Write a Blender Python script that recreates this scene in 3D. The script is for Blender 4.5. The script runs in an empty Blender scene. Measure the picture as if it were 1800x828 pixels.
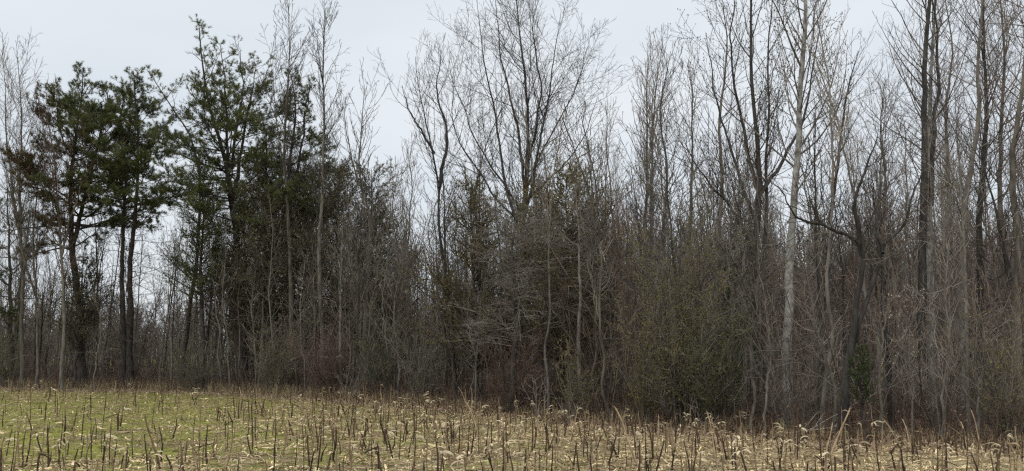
import bpy, math, random
import numpy as np
from math import radians as R, sin, cos, tan, pi

# ------------------------------------------------------------------ camera, sky, sun, exposure
SC = bpy.context.scene
COL = SC.collection
W0, H0, F0 = 1800.0, 828.0, 1559.0          # photograph's frame and focal length in its pixels
CAMH, PITCH = 1.62, R(7.8)
cam = bpy.data.cameras.new('camera'); camo = bpy.data.objects.new('camera', cam); COL.objects.link(camo)
camo.location = (0, 0, CAMH); camo.rotation_euler = (R(90) + PITCH, 0, 0)
cam.sensor_width = 36; cam.lens = 36 * F0 / W0; cam.clip_start = 0.1; cam.clip_end = 3000
SC.camera = camo

world = bpy.data.worlds.new('World'); SC.world = world; world.use_nodes = True
nt = world.node_tree; nt.nodes.clear(); N = nt.nodes.new; L = nt.links.new
out = N('ShaderNodeOutputWorld')
sky = N('ShaderNodeTexSky'); sky.sky_type = 'NISHITA'; sky.sun_disc = False
SUN_EL, SUN_AZ = R(48), R(205)               # azimuth clockwise from +Y (the view): high behind the camera, a little left
sky.sun_elevation = SUN_EL; sky.sun_rotation = SUN_AZ
sky.air_density = 1.0; sky.dust_density = 3.0
bg1 = N('ShaderNodeBackground'); bg1.inputs[1].default_value = 0.1; L(sky.outputs[0], bg1.inputs[0])
# overcast layer: soft cloud sheet, brighter towards the zenith as real overcast is
tc = N('ShaderNodeTexCoord'); mp = N('ShaderNodeMapping'); mp.inputs['Scale'].default_value = (1.0, 1.0, 2.6)
L(tc.outputs['Generated'], mp.inputs[0])
ns = N('ShaderNodeTexNoise'); ns.inputs['Scale'].default_value = 2.4; ns.inputs['Detail'].default_value = 4; ns.inputs['Roughness'].default_value = 0.45
L(mp.outputs[0], ns.inputs['Vector'])
cr = N('ShaderNodeValToRGB'); L(ns.outputs['Fac'], cr.inputs[0])
cr.color_ramp.elements[0].position = 0.34; cr.color_ramp.elements[0].color = (0.73, 0.795, 0.865, 1)
cr.color_ramp.elements[1].position = 0.66; cr.color_ramp.elements[1].color = (0.86, 0.905, 0.945, 1)
sx = N('ShaderNodeSeparateXYZ'); L(tc.outputs['Generated'], sx.inputs[0])
mr = N('ShaderNodeMapRange'); mr.inputs[1].default_value = 0.40; mr.inputs[2].default_value = 0.95; mr.inputs[3].default_value = 1.0; mr.inputs[4].default_value = 3.0
L(sx.outputs['Z'], mr.inputs[0])
bg2 = N('ShaderNodeBackground'); L(cr.outputs[0], bg2.inputs[0]); L(mr.outputs[0], bg2.inputs[1])
mx = N('ShaderNodeMixShader'); mx.inputs[0].default_value = 0.93; L(bg1.outputs[0], mx.inputs[1]); L(bg2.outputs[0], mx.inputs[2])
L(mx.outputs[0], out.inputs[0])
sl = bpy.data.lights.new('sun', 'SUN'); sl.energy = 1.0; sl.angle = R(25); sl.color = (1.0, 0.95, 0.87)
so = bpy.data.objects.new('sun', sl); COL.objects.link(so)
so.rotation_euler = (R(90) - SUN_EL, 0, pi - SUN_AZ)
so.location = (0, 0, 40)
SC.view_settings.view_transform = 'Standard'; SC.view_settings.look = 'None'
SC.view_settings.exposure = 0.0; SC.view_settings.gamma = 1.0; SC.view_settings.use_curve_mapping = False
SC.render.engine = 'CYCLES'
SC.cycles.max_bounces = 5; SC.cycles.diffuse_bounces = 3; SC.cycles.glossy_bounces = 1; SC.cycles.transmission_bounces = 2
SC.cycles.caustics_reflective = False; SC.cycles.caustics_refractive = False
SC.cycles.use_denoising = False
SC.cycles.pixel_filter_type = 'BLACKMAN_HARRIS'; SC.cycles.filter_width = 1.3

rng = np.random.default_rng(11)
random.seed(5)

# ------------------------------------------------------------------ placing
def P(px, py, d):
    """point of the place seen at (px, py) of the photograph, d metres ahead"""
    u, v = (px - W0 / 2) / F0, (H0 / 2 - py) / F0
    X, Y, Z = u, cos(PITCH) - v * sin(PITCH), sin(PITCH) + v * cos(PITCH)
    return np.array([X / Y * d, d, CAMH + Z / Y * d])
def gdist(py):
    a = math.atan((py - H0 / 2) / F0) - PITCH
    return CAMH / math.tan(a)
def topx(px, d):        # world X of a ground-level thing at column px
    v = -math.tan(PITCH + math.atan(CAMH / d))
    return (px - W0 / 2) / F0 * d / (cos(PITCH) - v * sin(PITCH))
def gz(x, y):
    x = np.asarray(x, float); y = np.asarray(y, float)
    return 0.035 * np.sin(x * 0.31 + 1) * np.sin(y * 0.23) + 0.012 * np.sin(x * 1.3 + y * 0.7) + 0.010 * np.sin(y * 1.9 - x * 0.4)
def todepthpx(x, y):
    # column in the photograph of a ground point
    dep = y * cos(PITCH) - CAMH * sin(PITCH)
    return W0 / 2 + F0 * x / dep
EDGE_PX = [(0, 683), (150, 685), (300, 688), (450, 693), (600, 703), (760, 714), (900, 727), (1050, 743), (1200, 754), (1350, 765), (1500, 775), (1650, 783), (1800, 792)]
_e = [(topx(px, gdist(py)), gdist(py)) for px, py in EDGE_PX]
EX = np.array([-90, -60] + [a for a, b in _e] + [13, 22, 60]); EY = np.array([58, 52.0] + [b for a, b in _e] + [12.5, 8, 2])
def edge(x): return np.interp(x, EX, EY) + 0.35 * np.sin(np.asarray(x) * 1.7 + 1) + 0.22 * np.sin(np.asarray(x) * 4.3) + 0.12 * np.sin(np.asarray(x) * 9.1)

# ------------------------------------------------------------------ mesh building
class MB:
    def __init__(s): s.v = []; s.f = []; s.n = 0
    def add(s, v, f):
        v = np.asarray(v, np.float32).reshape(-1, 3); f = np.asarray(f, np.int64)
        if len(v) == 0 or len(f) == 0: return
        s.v.append(v); s.f.append(f + s.n); s.n += len(v)
    def mesh(s, name, mat, smooth=True):
        me = bpy.data.meshes.new(name)
        v = np.concatenate(s.v)
        loops = np.concatenate([f.ravel() for f in s.f]).astype(np.int32)
        sizes = np.concatenate([np.full(len(f), f.shape[1]) for f in s.f])
        st = np.concatenate([[0], np.cumsum(sizes)[:-1]]).astype(np.int32)
        me.vertices.add(len(v)); me.vertices.foreach_set('co', v.ravel())
        me.loops.add(len(loops)); me.loops.foreach_set('vertex_index', loops)
        me.polygons.add(len(sizes)); me.polygons.foreach_set('loop_start', st)
        me.polygons.foreach_set('use_smooth', np.full(len(sizes), smooth))
        me.update(calc_edges=True)
        me.materials.append(mat)
        return me
    def build(s, name, mat, parent=None, smooth=True):
        o = bpy.data.objects.new(name, s.mesh(name, mat, smooth)); COL.objects.link(o); o.parent = parent
        return o

def nrm(a): return a / np.maximum(np.linalg.norm(a, axis=-1, keepdims=True), 1e-9)

def tubes(mb, pts, rad, S, gnarl=0.0, rg=None):
    """pts (B,N,3), rad (B,N): B tapered tubes"""
    B, n, _ = pts.shape
    if B == 0: return
    t = np.empty_like(pts); t[:, 1:-1] = pts[:, 2:] - pts[:, :-2]; t[:, 0] = pts[:, 1] - pts[:, 0]; t[:, -1] = pts[:, -1] - pts[:, -2]
    t = nrm(t)
    d = nrm(pts[:, -1] - pts[:, 0])
    ax = np.eye(3)[np.argmin(np.abs(d), axis=1)][:, None, :]
    u = nrm(np.cross(t, ax)); w = np.cross(t, u)
    a = np.arange(S) * 2 * pi / S
    r = rad[:, :, None] * np.ones(S)
    if gnarl: r = r * (1 + gnarl * rg.standard_normal((B, n, S)))
    v = pts[:, :, None, :] + r[..., None] * (np.cos(a)[None, None, :, None] * u[:, :, None, :] + np.sin(a)[None, None, :, None] * w[:, :, None, :])
    idx = np.arange(B * n * S).reshape(B, n, S)
    nx = np.roll(idx, -1, axis=2)
    f = np.stack([idx[:, :-1], nx[:, :-1], nx[:, 1:], idx[:, 1:]], -1).reshape(-1, 4)
    mb.add(v, f)

def grow(rg, Pn, D, Ln, R0, tip, n, wander, up):
    B = len(Pn)
    pts = np.empty((B, n, 3)); pts[:, 0] = Pn; d = nrm(D)
    st = (Ln / (n - 1))[:, None]
    upv = np.array([0, 0, 1.0]) * np.asarray(up).reshape(-1, 1)
    for i in range(1, n):
        d = nrm(d + wander * rg.standard_normal((B, 3)) + upv)
        pts[:, i] = pts[:, i - 1] + d * st
    k = np.linspace(0, 1, n) ** 0.85
    rad = R0[:, None] * (1 - k) + tip * k
    return pts, rad

def spawn(rg, pts, rad, n, t0, t1, a0, a1, flat=0.0):
    """n child starts on every branch (n an int or an array); returns start, dir, t, parent radius, parent index"""
    B, M, _ = pts.shape
    n = np.full(B, n) if np.isscalar(n) else n
    pi_ = np.repeat(np.arange(B), n)
    if len(pi_) == 0: return None
    # stratified along the branch
    off = np.concatenate([np.arange(k) for k in n if k > 0]); cnt = np.repeat(n, n)
    t = t0 + (t1 - t0) * (off + rg.random(len(pi_))) / cnt
    x = t * (M - 1); i = np.minimum(x.astype(int), M - 2); fr = (x - i)[:, None]
    p = pts[pi_, i] * (1 - fr) + pts[pi_, i + 1] * fr
    pr = rad[pi_, i] * (1 - fr[:, 0]) + rad[pi_, i + 1] * fr[:, 0]
    pd = nrm(pts[pi_, i + 1] - pts[pi_, i])
    q = rg.standard_normal((len(pi_), 3)); q[:, 2] *= (1 - flat)
    q = nrm(q - (q * pd).sum(1, keepdims=True) * pd)
    a = np.radians(rg.uniform(a0, a1, len(pi_)))[:, None] if np.isscalar(a0) else np.radians(a0[pi_])[:, None]
    return p, np.cos(a) * pd + np.sin(a) * q, t, pr, pi_

def smooth_path(ps, n, rg=None, wob=0.0):
    ps = np.asarray(ps, float); k = np.concatenate([[0], np.cumsum(np.linalg.norm(np.diff(ps, axis=0), axis=1))])
    q = np.vstack([2 * ps[0] - ps[1], ps, 2 * ps[-1] - ps[-2]])
    outp = []
    for s in np.linspace(0, k[-1], n):
        i = min(np.searchsorted(k, s, 'right') - 1, len(ps) - 2); u = (s - k[i]) / max(k[i + 1] - k[i], 1e-6)
        a, b, c, d = q[i], q[i + 1], q[i + 2], q[i + 3]
        outp.append(0.5 * ((2 * b) + (c - a) * u + (2 * a - 5 * b + 4 * c - d) * u * u + (3 * b - a - 3 * c + d) * u ** 3))
    outp = np.array(outp)
    if wob:
        w = rg.standard_normal((n, 3)) * wob; w[:, 2] = 0; w[0] = 0
        w = (w + np.roll(w, 1, 0) + np.roll(w, -1, 0)) / 2; w[0] = 0
        outp = outp + w
    return outp

# ------------------------------------------------------------------ materials
def mat(name, c1, c2, scale=6.0, island=0.0, objr=0.0, rough=0.9, stretch=(1, 1, 1), bump=0.0, c3=None, c3pos=0.6, detail=4, transl=0.0, spec=0.15):
    m = bpy.data.materials.new(name); m.use_nodes = True; t = m.node_tree; t.nodes.clear(); N = t.nodes.new; L = t.links.new
    o = N('ShaderNodeOutputMaterial'); b = N('ShaderNodeBsdfPrincipled'); b.inputs['Roughness'].default_value = rough
    b.inputs['Specular IOR Level'].default_value = spec
    tc = N('ShaderNodeTexCoord'); mp = N('ShaderNodeMapping'); mp.inputs['Scale'].default_value = stretch
    L(tc.outputs['Object'], mp.inputs[0])
    n = N('ShaderNodeTexNoise'); n.inputs['Scale'].default_value = scale; n.inputs['Detail'].default_value = detail; n.inputs['Roughness'].default_value = 0.6
    L(mp.outputs[0], n.inputs['Vector'])
    r = N('ShaderNodeValToRGB'); L(n.outputs['Fac'], r.inputs[0])
    e = r.color_ramp.elements
    e[0].position = 0.36; e[0].color = (*c1, 1); e[1].position = 0.64; e[1].color = (*c2, 1)
    if c3: x = e.new(0.72 if c3pos is None else c3pos); x.color = (*c3, 1)
    col = r.outputs[0]
    def vary(src, amt, col):
        ma = N('ShaderNodeMapRange'); ma.inputs[3].default_value = 1 - amt; ma.inputs[4].default_value = 1 + amt; L(src, ma.inputs[0])
        v = N('ShaderNodeVectorMath'); v.operation = 'SCALE'; L(col, v.inputs[0]); L(ma.outputs[0], v.inputs['Scale'])
        return v.outputs[0]
    if island:
        g = N('ShaderNodeNewGeometry'); col = vary(g.outputs['Random Per Island'], island, col)
    if objr:
        g = N('ShaderNodeObjectInfo'); col = vary(g.outputs['Random'], objr, col)
    L(col, b.inputs['Base Color'])
    if bump:
        bp = N('ShaderNodeBump'); bp.inputs['Strength'].default_value = bump; bp.inputs['Distance'].default_value = 0.03
        L(n.outputs['Fac'], bp.inputs['Height']); L(bp.outputs[0], b.inputs['Normal'])
    if transl:
        tr = N('ShaderNodeBsdfTranslucent'); L(col, tr.inputs[0]); ms = N('ShaderNodeMixShader'); ms.inputs[0].default_value = transl
        L(b.outputs[0], ms.inputs[1]); L(tr.outputs[0], ms.inputs[2]); L(ms.outputs[0], o.inputs[0])
    else: L(b.outputs[0], o.inputs[0])
    return m
M = {}
M['bark_grey'] = mat('bark_grey', (0.064, 0.055, 0.043), (0.164, 0.143, 0.116), 9, objr=0.30, stretch=(1, 1, 0.25), bump=0.5)
M['bark_black'] = mat('bark_black', (0.018, 0.016, 0.015), (0.06, 0.054, 0.048), 9, stretch=(1, 1, 0.25), bump=0.6)
M['bark_dark'] = mat('bark_dark', (0.025, 0.023, 0.020), (0.072, 0.065, 0.058), 9, objr=0.25, stretch=(1, 1, 0.25), bump=0.6)
M['bark_pine'] = mat('bark_pine', (0.026, 0.022, 0.020), (0.075, 0.060, 0.051), 10, objr=0.2, stretch=(1, 1, 0.4), bump=0.6)
M['bark_pale'] = mat('bark_pale', (0.106, 0.097, 0.085), (0.332, 0.316, 0.288), 7, stretch=(1, 1, 0.8), bump=0.3)
M['bark_light'] = mat('bark_light', (0.084, 0.073, 0.062), (0.192, 0.173, 0.146), 9, objr=0.2, stretch=(1, 1, 0.3), bump=0.4)
M['twig_grey'] = mat('twig_grey', (0.091, 0.077, 0.064), (0.192, 0.165, 0.141), 3, island=0.35, objr=0.2)
M['twig_dark'] = mat('twig_dark', (0.036, 0.031, 0.025), (0.084, 0.072, 0.059), 3, island=0.35, objr=0.2)
M['twig_red'] = mat('twig_red', (0.075, 0.048, 0.037), (0.146, 0.099, 0.078), 3, island=0.35, objr=0.2)
M['twig_pale'] = mat('twig_pale', (0.130, 0.109, 0.087), (0.250, 0.212, 0.172), 3, island=0.35, objr=0.2)
M['needles'] = mat('needles', (0.055, 0.071, 0.028), (0.146, 0.152, 0.053), 1.3, island=0.35, objr=0.15, transl=0.15)
M['needles_olive'] = mat('needles_olive', (0.066, 0.082, 0.026), (0.144, 0.162, 0.054), 1.5, island=0.35, objr=0.15, transl=0.15)
M['needles_rust'] = mat('needles_rust', (0.075, 0.044, 0.030), (0.128, 0.080, 0.051), 1.5, island=0.35)
M['cedar_brown'] = mat('cedar_brown', (0.103, 0.087, 0.037), (0.206, 0.161, 0.076), 1.2, island=0.4, objr=0.15, transl=0.15)
M['cedar'] = mat('cedar', (0.077, 0.074, 0.044), (0.172, 0.147, 0.090), 1.2, island=0.4, objr=0.2)
M['cedar_green'] = mat('cedar_green', (0.025, 0.041, 0.011), (0.053, 0.071, 0.019), 1.5, island=0.35)
M['holly'] = mat('holly', (0.02, 0.05, 0.028), (0.04, 0.08, 0.04), 1.5, island=0.35, rough=0.5)
M['olive_leaf'] = mat('olive_leaf', (0.125, 0.109, 0.036), (0.241, 0.209, 0.078), 1.2, island=0.4, transl=0.2)
M['olive_leaf_green'] = mat('olive_leaf_green', (0.068, 0.082, 0.025), (0.136, 0.148, 0.051), 1.2, island=0.4, transl=0.2)
M['beech_leaf'] = mat('beech_leaf', (0.45, 0.38, 0.26), (0.62, 0.54, 0.40), 2, island=0.25, transl=0.25)
M['brown_leaf'] = mat('brown_leaf', (0.11, 0.07, 0.045), (0.22, 0.14, 0.09), 2, island=0.5, transl=0.15)
M['litter'] = mat('litter', (0.12, 0.085, 0.06), (0.28, 0.20, 0.14), 2, island=0.5)
M['bramble'] = mat('bramble', (0.066, 0.043, 0.031), (0.139, 0.095, 0.068), 1.2, island=0.5)
M['brush'] = mat('brush', (0.066, 0.047, 0.036), (0.151, 0.112, 0.087), 1.2, island=0.5)
M['straw'] = mat('straw', (0.25, 0.19, 0.105), (0.670, 0.524, 0.298), 1.6, island=0.65, transl=0.1)
M['straw_brown'] = mat('straw_brown', (0.17, 0.12, 0.07), (0.33, 0.25, 0.15), 0.9, island=0.4)
M['husk'] = mat('husk', (0.410, 0.328, 0.198), (0.590, 0.504, 0.342), 25, objr=0.15, transl=0.25, stretch=(1, 1, 0.3), bump=0.2)
M['leaf_dry'] = mat('leaf_dry', (0.234, 0.167, 0.093), (0.432, 0.334, 0.204), 20, objr=0.3, transl=0.2)
M['stalk'] = mat('stalk', (0.027, 0.018, 0.012), (0.090, 0.060, 0.037), 14, objr=0.45, stretch=(1, 1, 0.5), bump=0.3)
M['stalk_tan'] = mat('stalk_tan', (0.170, 0.119, 0.068), (0.323, 0.238, 0.144), 14, objr=0.3, stretch=(1, 1, 0.5), bump=0.3)
M['grass'] = mat('grass', (0.138, 0.153, 0.032), (0.276, 0.265, 0.072), 0.6, island=0.4, transl=0.2)
M['dry_grass'] = mat('dry_grass', (0.30, 0.24, 0.13), (0.46, 0.38, 0.23), 0.6, island=0.4, transl=0.2)
M['log'] = mat('log', (0.16, 0.14, 0.12), (0.32, 0.29, 0.26), 8, stretch=(1, 1, 1), bump=0.4)

def ground_mat(name, kind):
    m = bpy.data.materials.new(name); m.use_nodes = True; t = m.node_tree; t.nodes.clear(); N = t.nodes.new; L = t.links.new
    o = N('ShaderNodeOutputMaterial'); b = N('ShaderNodeBsdfPrincipled'); b.inputs['Roughness'].default_value = 0.95; b.inputs['Specular IOR Level'].default_value = 0.1
    L(b.outputs[0], o.inputs[0]); tc = N('ShaderNodeTexCoord')
    def noise(s, d=5, ro=0.6):
        n = N('ShaderNodeTexNoise'); n.inputs['Scale'].default_value = s; n.inputs['Detail'].default_value = d; n.inputs['Roughness'].default_value = ro
        L(tc.outputs['Object'], n.inputs['Vector']); return n.outputs['Fac']
    def ramp(f, p0, c0, p1, c1):
        r = N('ShaderNodeValToRGB'); L(f, r.inputs[0]); e = r.color_ramp.elements
        e[0].position = p0; e[0].color = (*c0, 1); e[1].position = p1; e[1].color = (*c1, 1); return r.outputs[0]
    def mixc(f, a, c):
        x = N('ShaderNodeMix'); x.data_type = 'RGBA'; L(f, x.inputs[0]); L(a, x.inputs[6]); L(c, x.inputs[7]); return x.outputs[2]
    if kind == 'field':
        moss = ramp(noise(3.5), 0.35, (0.10, 0.105, 0.02), 0.65, (0.26, 0.25, 0.055))
        soil = ramp(noise(9), 0.35, (0.075, 0.055, 0.035), 0.65, (0.20, 0.155, 0.095))
        straw = ramp(noise(28, 3), 0.4, (0.15, 0.11, 0.055), 0.6, (0.46, 0.38, 0.22))
        sp0 = N('ShaderNodeSeparateXYZ'); L(tc.outputs['Object'], sp0.inputs[0]); m0 = N('ShaderNodeMapRange'); L(sp0.outputs['X'], m0.inputs[0])
        m0.inputs[1].default_value = -8; m0.inputs[2].default_value = 4; m0.inputs[3].default_value = 0.04; m0.inputs[4].default_value = -0.09
        a0 = N('ShaderNodeMath'); L(noise(0.55, 6, 0.65), a0.inputs[0]); L(m0.outputs[0], a0.inputs[1])
        a = mixc(ramp(a0.outputs[0], 0.36, (0, 0, 0), 0.54, (1, 1, 1)), soil, moss)
        # straw mulch thickens away from the mossy patch at the left
        sp = N('ShaderNodeSeparateXYZ'); L(tc.outputs['Object'], sp.inputs[0])
        mr = N('ShaderNodeMapRange'); mr.inputs[1].default_value = -9; mr.inputs[2].default_value = 5; mr.inputs[3].default_value = -0.14; mr.inputs[4].default_value = 0.08
        L(sp.outputs['X'], mr.inputs[0])
        ad = N('ShaderNodeMath'); L(noise(5, 8, 0.75), ad.inputs[0]); L(mr.outputs[0], ad.inputs[1])
        c = mixc(ramp(ad.outputs[0], 0.50, (0, 0, 0), 0.56, (1, 1, 1)), a, straw)
    else:
        a = ramp(noise(14, 5), 0.38, (0.075, 0.052, 0.038), 0.62, (0.20, 0.145, 0.10))
        g = ramp(noise(2, 5), 0.4, (0.06, 0.045, 0.032), 0.6, (0.13, 0.095, 0.065))
        c = mixc(ramp(noise(1.0), 0.4, (0, 0, 0), 0.6, (1, 1, 1)), a, g)
    L(c, b.inputs['Base Color'])
    bp = N('ShaderNodeBump'); bp.inputs['Strength'].default_value = 0.7; bp.inputs['Distance'].default_value = 0.05; L(noise(18, 6, 0.7), bp.inputs['Height']); L(bp.outputs[0], b.inputs['Normal'])
    return m
M['field'] = ground_mat('field', 'field'); M['floor'] = ground_mat('leaf_floor', 'floor')

def tag(o, label=None, cat=None, group=None, kind=None):
    if label: o['label'] = label
    if cat: o['category'] = cat
    if group: o['group'] = group
    if kind: o['kind'] = kind
    return o
def empty(name, loc, rz=0.0):
    o = bpy.data.objects.new(name, None); COL.objects.link(o); o.location = loc; o.rotation_euler = (0, 0, rz); o.empty_display_size = 0.2
    return o
def copy_tree(src, loc, rz, sc, tilt=(0, 0)):
    c = src.copy(); COL.objects.link(c); c.location = loc; c.rotation_euler = (tilt[0], tilt[1], rz); c.scale = sc
    for k in list(src.children):
        d = k.copy(); COL.objects.link(d); d.parent = c
    return c

# ------------------------------------------------------------------ ground
def sheet(name, xs, ys, material, dz=0.0, mask=None):
    X, Y = np.meshgrid(xs, ys); Z = gz(X, Y) + dz
    far = np.clip((np.hypot(X, Y) - 120) / 80, 0, 1); Z = Z * (1 - far)
    nx, ny = len(xs), len(ys); idx = np.arange(nx * ny).reshape(ny, nx)
    f = np.stack([idx[:-1, :-1], idx[:-1, 1:], idx[1:, 1:], idx[1:, :-1]], -1).reshape(-1, 4)
    mb = MB(); mb.add(np.stack([X, Y, Z], -1), f); return mb.build(name, material)
xs = np.unique(np.concatenate([np.linspace(-1500, -80, 12), np.linspace(-80, 80, 320), np.linspace(80, 1500, 12)]))
ys = np.unique(np.concatenate([np.linspace(-300, -10, 8), np.linspace(-10, 110, 240), np.linspace(110, 2500, 16)]))
tag(sheet('field', xs, ys, M['field']), kind='structure')
# leaf-covered forest floor: its near border follows the wood's edge, ragged
xe = np.linspace(-85, 50, 541); rows = []
rag = np.convolve(rng.standard_normal(len(xe)), np.ones(3) / 3, 'same') * 0.45
y0 = edge(xe) + rag - 0.15
for k in np.concatenate([np.linspace(0, 1, 26) ** 1.6]):
    rows.append(y0 * (1 - k) + 118 * k)
Y = np.array(rows); X = np.tile(xe, (len(rows), 1)); Z = gz(X, Y) + 0.02
idx = np.arange(X.size).reshape(X.shape)
mb = MB(); mb.add(np.stack([X, Y, Z], -1), np.stack([idx[:-1, :-1], idx[:-1, 1:], idx[1:, 1:], idx[1:, :-1]], -1).reshape(-1, 4))
tag(mb.build('forest_floor', M['floor']), kind='structure')

# ------------------------------------------------------------------ trees: bare broadleaf
def bare_parts(rg, stems, crown0=0.3, n1=26, ang=(32, 58), len1=0.34, up1=0.10, dens2=2.2, dens3=3.2, dens4=3.5, twig=0.006, wander=0.07,
               droop=0.0, flat=0.0, pods=0, shape='round', sideS=8, r4=True, l1min=0.5, top_scale=1.0, lr=0.0075):
    """stems: list of (points (n,3) local, radii (n,)). Returns trunk MB and crown MB."""
    tr, crn = MB(), MB()
    H = max(p[:, 2].max() for p, r in stems)
    tips = []
    for p, r in stems:
        tubes(tr, p[None], r[None], sideS if r[0] > 0.05 else 5, 0.05, rg)
        L_ = np.linalg.norm(np.diff(p, axis=0), axis=1).sum()
        hz0 = p[0, 2] / H
        t0 = max(0.02, (crown0 - hz0) / max(1e-3, (p[-1, 2] / H - hz0))) if hz0 < crown0 else 0.08
        k = max(3, int(n1 * L_ / H))
        res = spawn(rg, p[None], r[None], k, t0, 0.985, *ang, flat=flat * 0.3)
        s, d, t, pr, _ = res
        zz = s[:, 2] / H
        if shape == 'round': prof = np.sqrt(np.clip(1 - ((zz - 0.62) / 0.46) ** 2, 0.03, 1))
        elif shape == 'cone': prof = np.clip(1.15 - zz, 0.06, 1)
        else: prof = np.clip(1 - ((zz - 0.55) / 0.6) ** 2, 0.1, 1)
        ln = np.maximum(l1min, len1 * H * prof * rg.uniform(0.55, 1.15, k)) * top_scale
        r0 = np.minimum(pr * rg.uniform(0.30, 0.55, k), 0.004 + lr * ln)
        p1, q1 = grow(rg, s, d, ln, r0, twig, 12, wander, up1 - droop)
        tubes(crn, p1, q1, 5)
        l1 = ln
        n2 = np.maximum(2, (l1 * dens2).astype(int))
        s, d, t, pr, par = spawn(rg, p1, q1, n2, 0.12, 0.98, 28, 58, flat)
        ln = np.maximum(0.25, l1[par] * 0.46 * (1.1 - 0.75 * t) * rg.uniform(0.5, 1.3, len(par)))
        r0 = np.minimum(pr * 0.62, 0.002 + 0.0055 * ln)
        p2, q2 = grow(rg, s, d, ln, np.maximum(r0, twig), twig * 0.85, 8, wander * 1.1, (up1 - droop) * 0.9)
        tubes(crn, p2, q2, 4)
        l2 = ln
        n3 = np.maximum(1, (l2 * dens3 + rg.random(len(l2))).astype(int))
        s, d, t, pr, par = spawn(rg, p2, q2, n3, 0.12, 1.0, 25, 55, flat)
        ln = np.maximum(0.15, l2[par] * 0.45 * (1.1 - 0.6 * t) * rg.uniform(0.5, 1.4, len(par)))
        p3, q3 = grow(rg, s, d, ln, np.minimum(pr * 0.8, np.full(len(ln), twig * 1.1)), twig * 0.7, 5, wander * 1.3, (up1 - droop) * 0.8)
        tubes(crn, p3, q3, 3)
        tips.append(p3[:, -1])
        if dens4 and r4:
            l3 = ln
            n4 = (l3 * dens4 + rg.random(len(l3))).astype(int)
            res = spawn(rg, p3, q3, n4, 0.15, 1.0, 25, 55, flat)
            if res:
                s, d, t, pr, par = res
                ln = np.maximum(0.10, l3[par] * 0.5 * rg.uniform(0.5, 1.3, len(par)))
                p4, q4 = grow(rg, s, d, ln, np.full(len(ln), twig * 0.75), twig * 0.5, 3, wander * 1.4, (up1 - droop) * 0.8)
                tubes(crn, p4, q4, 3); tips.append(p4[:, -1])
    tips = np.concatenate(tips)
    if pods:
        k = rg.choice(len(tips), min(pods, len(tips)), replace=False)
        octa(crn, tips[k] + [0, 0, 0.015], rg.uniform(0.010, 0.019, len(k)), 1.6)
    return tr, crn, tips

def octa(mb, c, r, zs=1.0):
    base = np.array([[1, 0, 0], [0, 1, 0], [-1, 0, 0], [0, -1, 0], [0, 0, zs], [0, 0, -zs]], float)
    f = np.array([[0, 1, 4], [1, 2, 4], [2, 3, 4], [3, 0, 4], [1, 0, 5], [2, 1, 5], [3, 2, 5], [0, 3, 5]])
    v = c[:, None, :] + base[None] * r[:, None, None]
    ff = f[None] + (np.arange(len(c)) * 6)[:, None, None]
    mb.add(v, ff.reshape(-1, 3))

def blades(mb, rg, base, d, ln, wid, spread=0.5):
    """thin triangles (needles, leaf sprays): base (B,3), d (B,3)"""
    B = len(base)
    d = nrm(d + spread * rg.standard_normal((B, 3)))
    s = nrm(np.cross(d, rg.standard_normal((B, 3)))) * (wid * rg.uniform(0.7, 1.3, B))[:, None] * 0.5
    tip = base + d * (ln * rg.uniform(0.7, 1.3, B))[:, None]
    v = np.stack([base - s, base + s, tip], 1)
    mb.add(v, np.arange(B * 3).reshape(-1, 3))
def leaves(mb, rg, c, size, up=0.0):
    """small pointed leaves (a folded pair of triangles)"""
    B = len(c); d = nrm(rg.standard_normal((B, 3))); q = nrm(np.cross(d, rg.standard_normal((B, 3)) + [0, 0, up])); n = np.cross(d, q)
    s = (size * rg.uniform(0.6, 1.4, B))[:, None]
    a = c; b = c + d * s; l = c + (d * 0.5 + q * 0.32 + n * 0.12) * s; r = c + (d * 0.5 - q * 0.32 + n * 0.12) * s
    v = np.stack([a, r, b, l], 1); i = np.arange(B * 4).reshape(-1, 4)
    mb.add(v, np.concatenate([i[:, [0, 1, 2]], i[:, [0, 2, 3]]]))

def stem_of(ps, r0, r1, rg, wob=0.04, n=26, power=0.9):
    p = smooth_path(ps, n, rg, wob)
    k = np.linspace(0, 1, n); r = r0 * (1 - k ** power) + r1 * k ** power
    return p, r
def flare(r):
    r = r.copy(); r[0] *= 1.45; r[1] *= 1.12; return r

def hero_stems(stems, d, rg, base_px, wob=0.03, ddepth=0.0):
    """stems: list of dict(path=[(px,py)...], r0, r1, dy) in the photograph; converted to local metres about the base"""
    bx = topx(base_px, d); base = np.array([bx, d, float(gz(bx, d))])
    outl = []
    for i, s in enumerate(stems):
        pts = [P(px, py, d + (s.get('dy', 0.0)) * (j / max(1, len(s['path']) - 1))) - base for j, (px, py) in enumerate(s['path'])]
        if s.get('ground', i == 0): pts = [np.array([s.get('ox', 0.0), 0, -0.12])] + pts
        p, r = stem_of(pts, s['r0'], s['r1'], rg, wob)
        if s.get('ground', i == 0): r = flare(r)
        outl.append((p, r))
    return base, outl

def hero_tree(name, label, cat, base_px, d, stems, bark, twigm, seed, group=None, wob=0.03, leafy=None, **kw):
    rg = np.random.default_rng(seed)
    base, st = hero_stems(stems, d, rg, base_px, wob)
    tr, crn, tips = bare_parts(rg, st, **kw)
    root = empty(name, base); tag(root, label, cat, group)
    tr.build('trunk', M[bark], root); crn.build('crown', M[twigm], root)
    if leafy:
        n, size, mt, zlo, zhi = leafy
        ok = tips[(tips[:, 2] > zlo) & (tips[:, 2] < zhi)]
        if len(ok):
            mb = MB(); c = ok[rg.integers(0, len(ok), n)] + rg.standard_normal((n, 3)) * 0.05; leaves(mb, rg, c, size)
            mb.build('foliage', M[mt], root, smooth=False)
    return root

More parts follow.
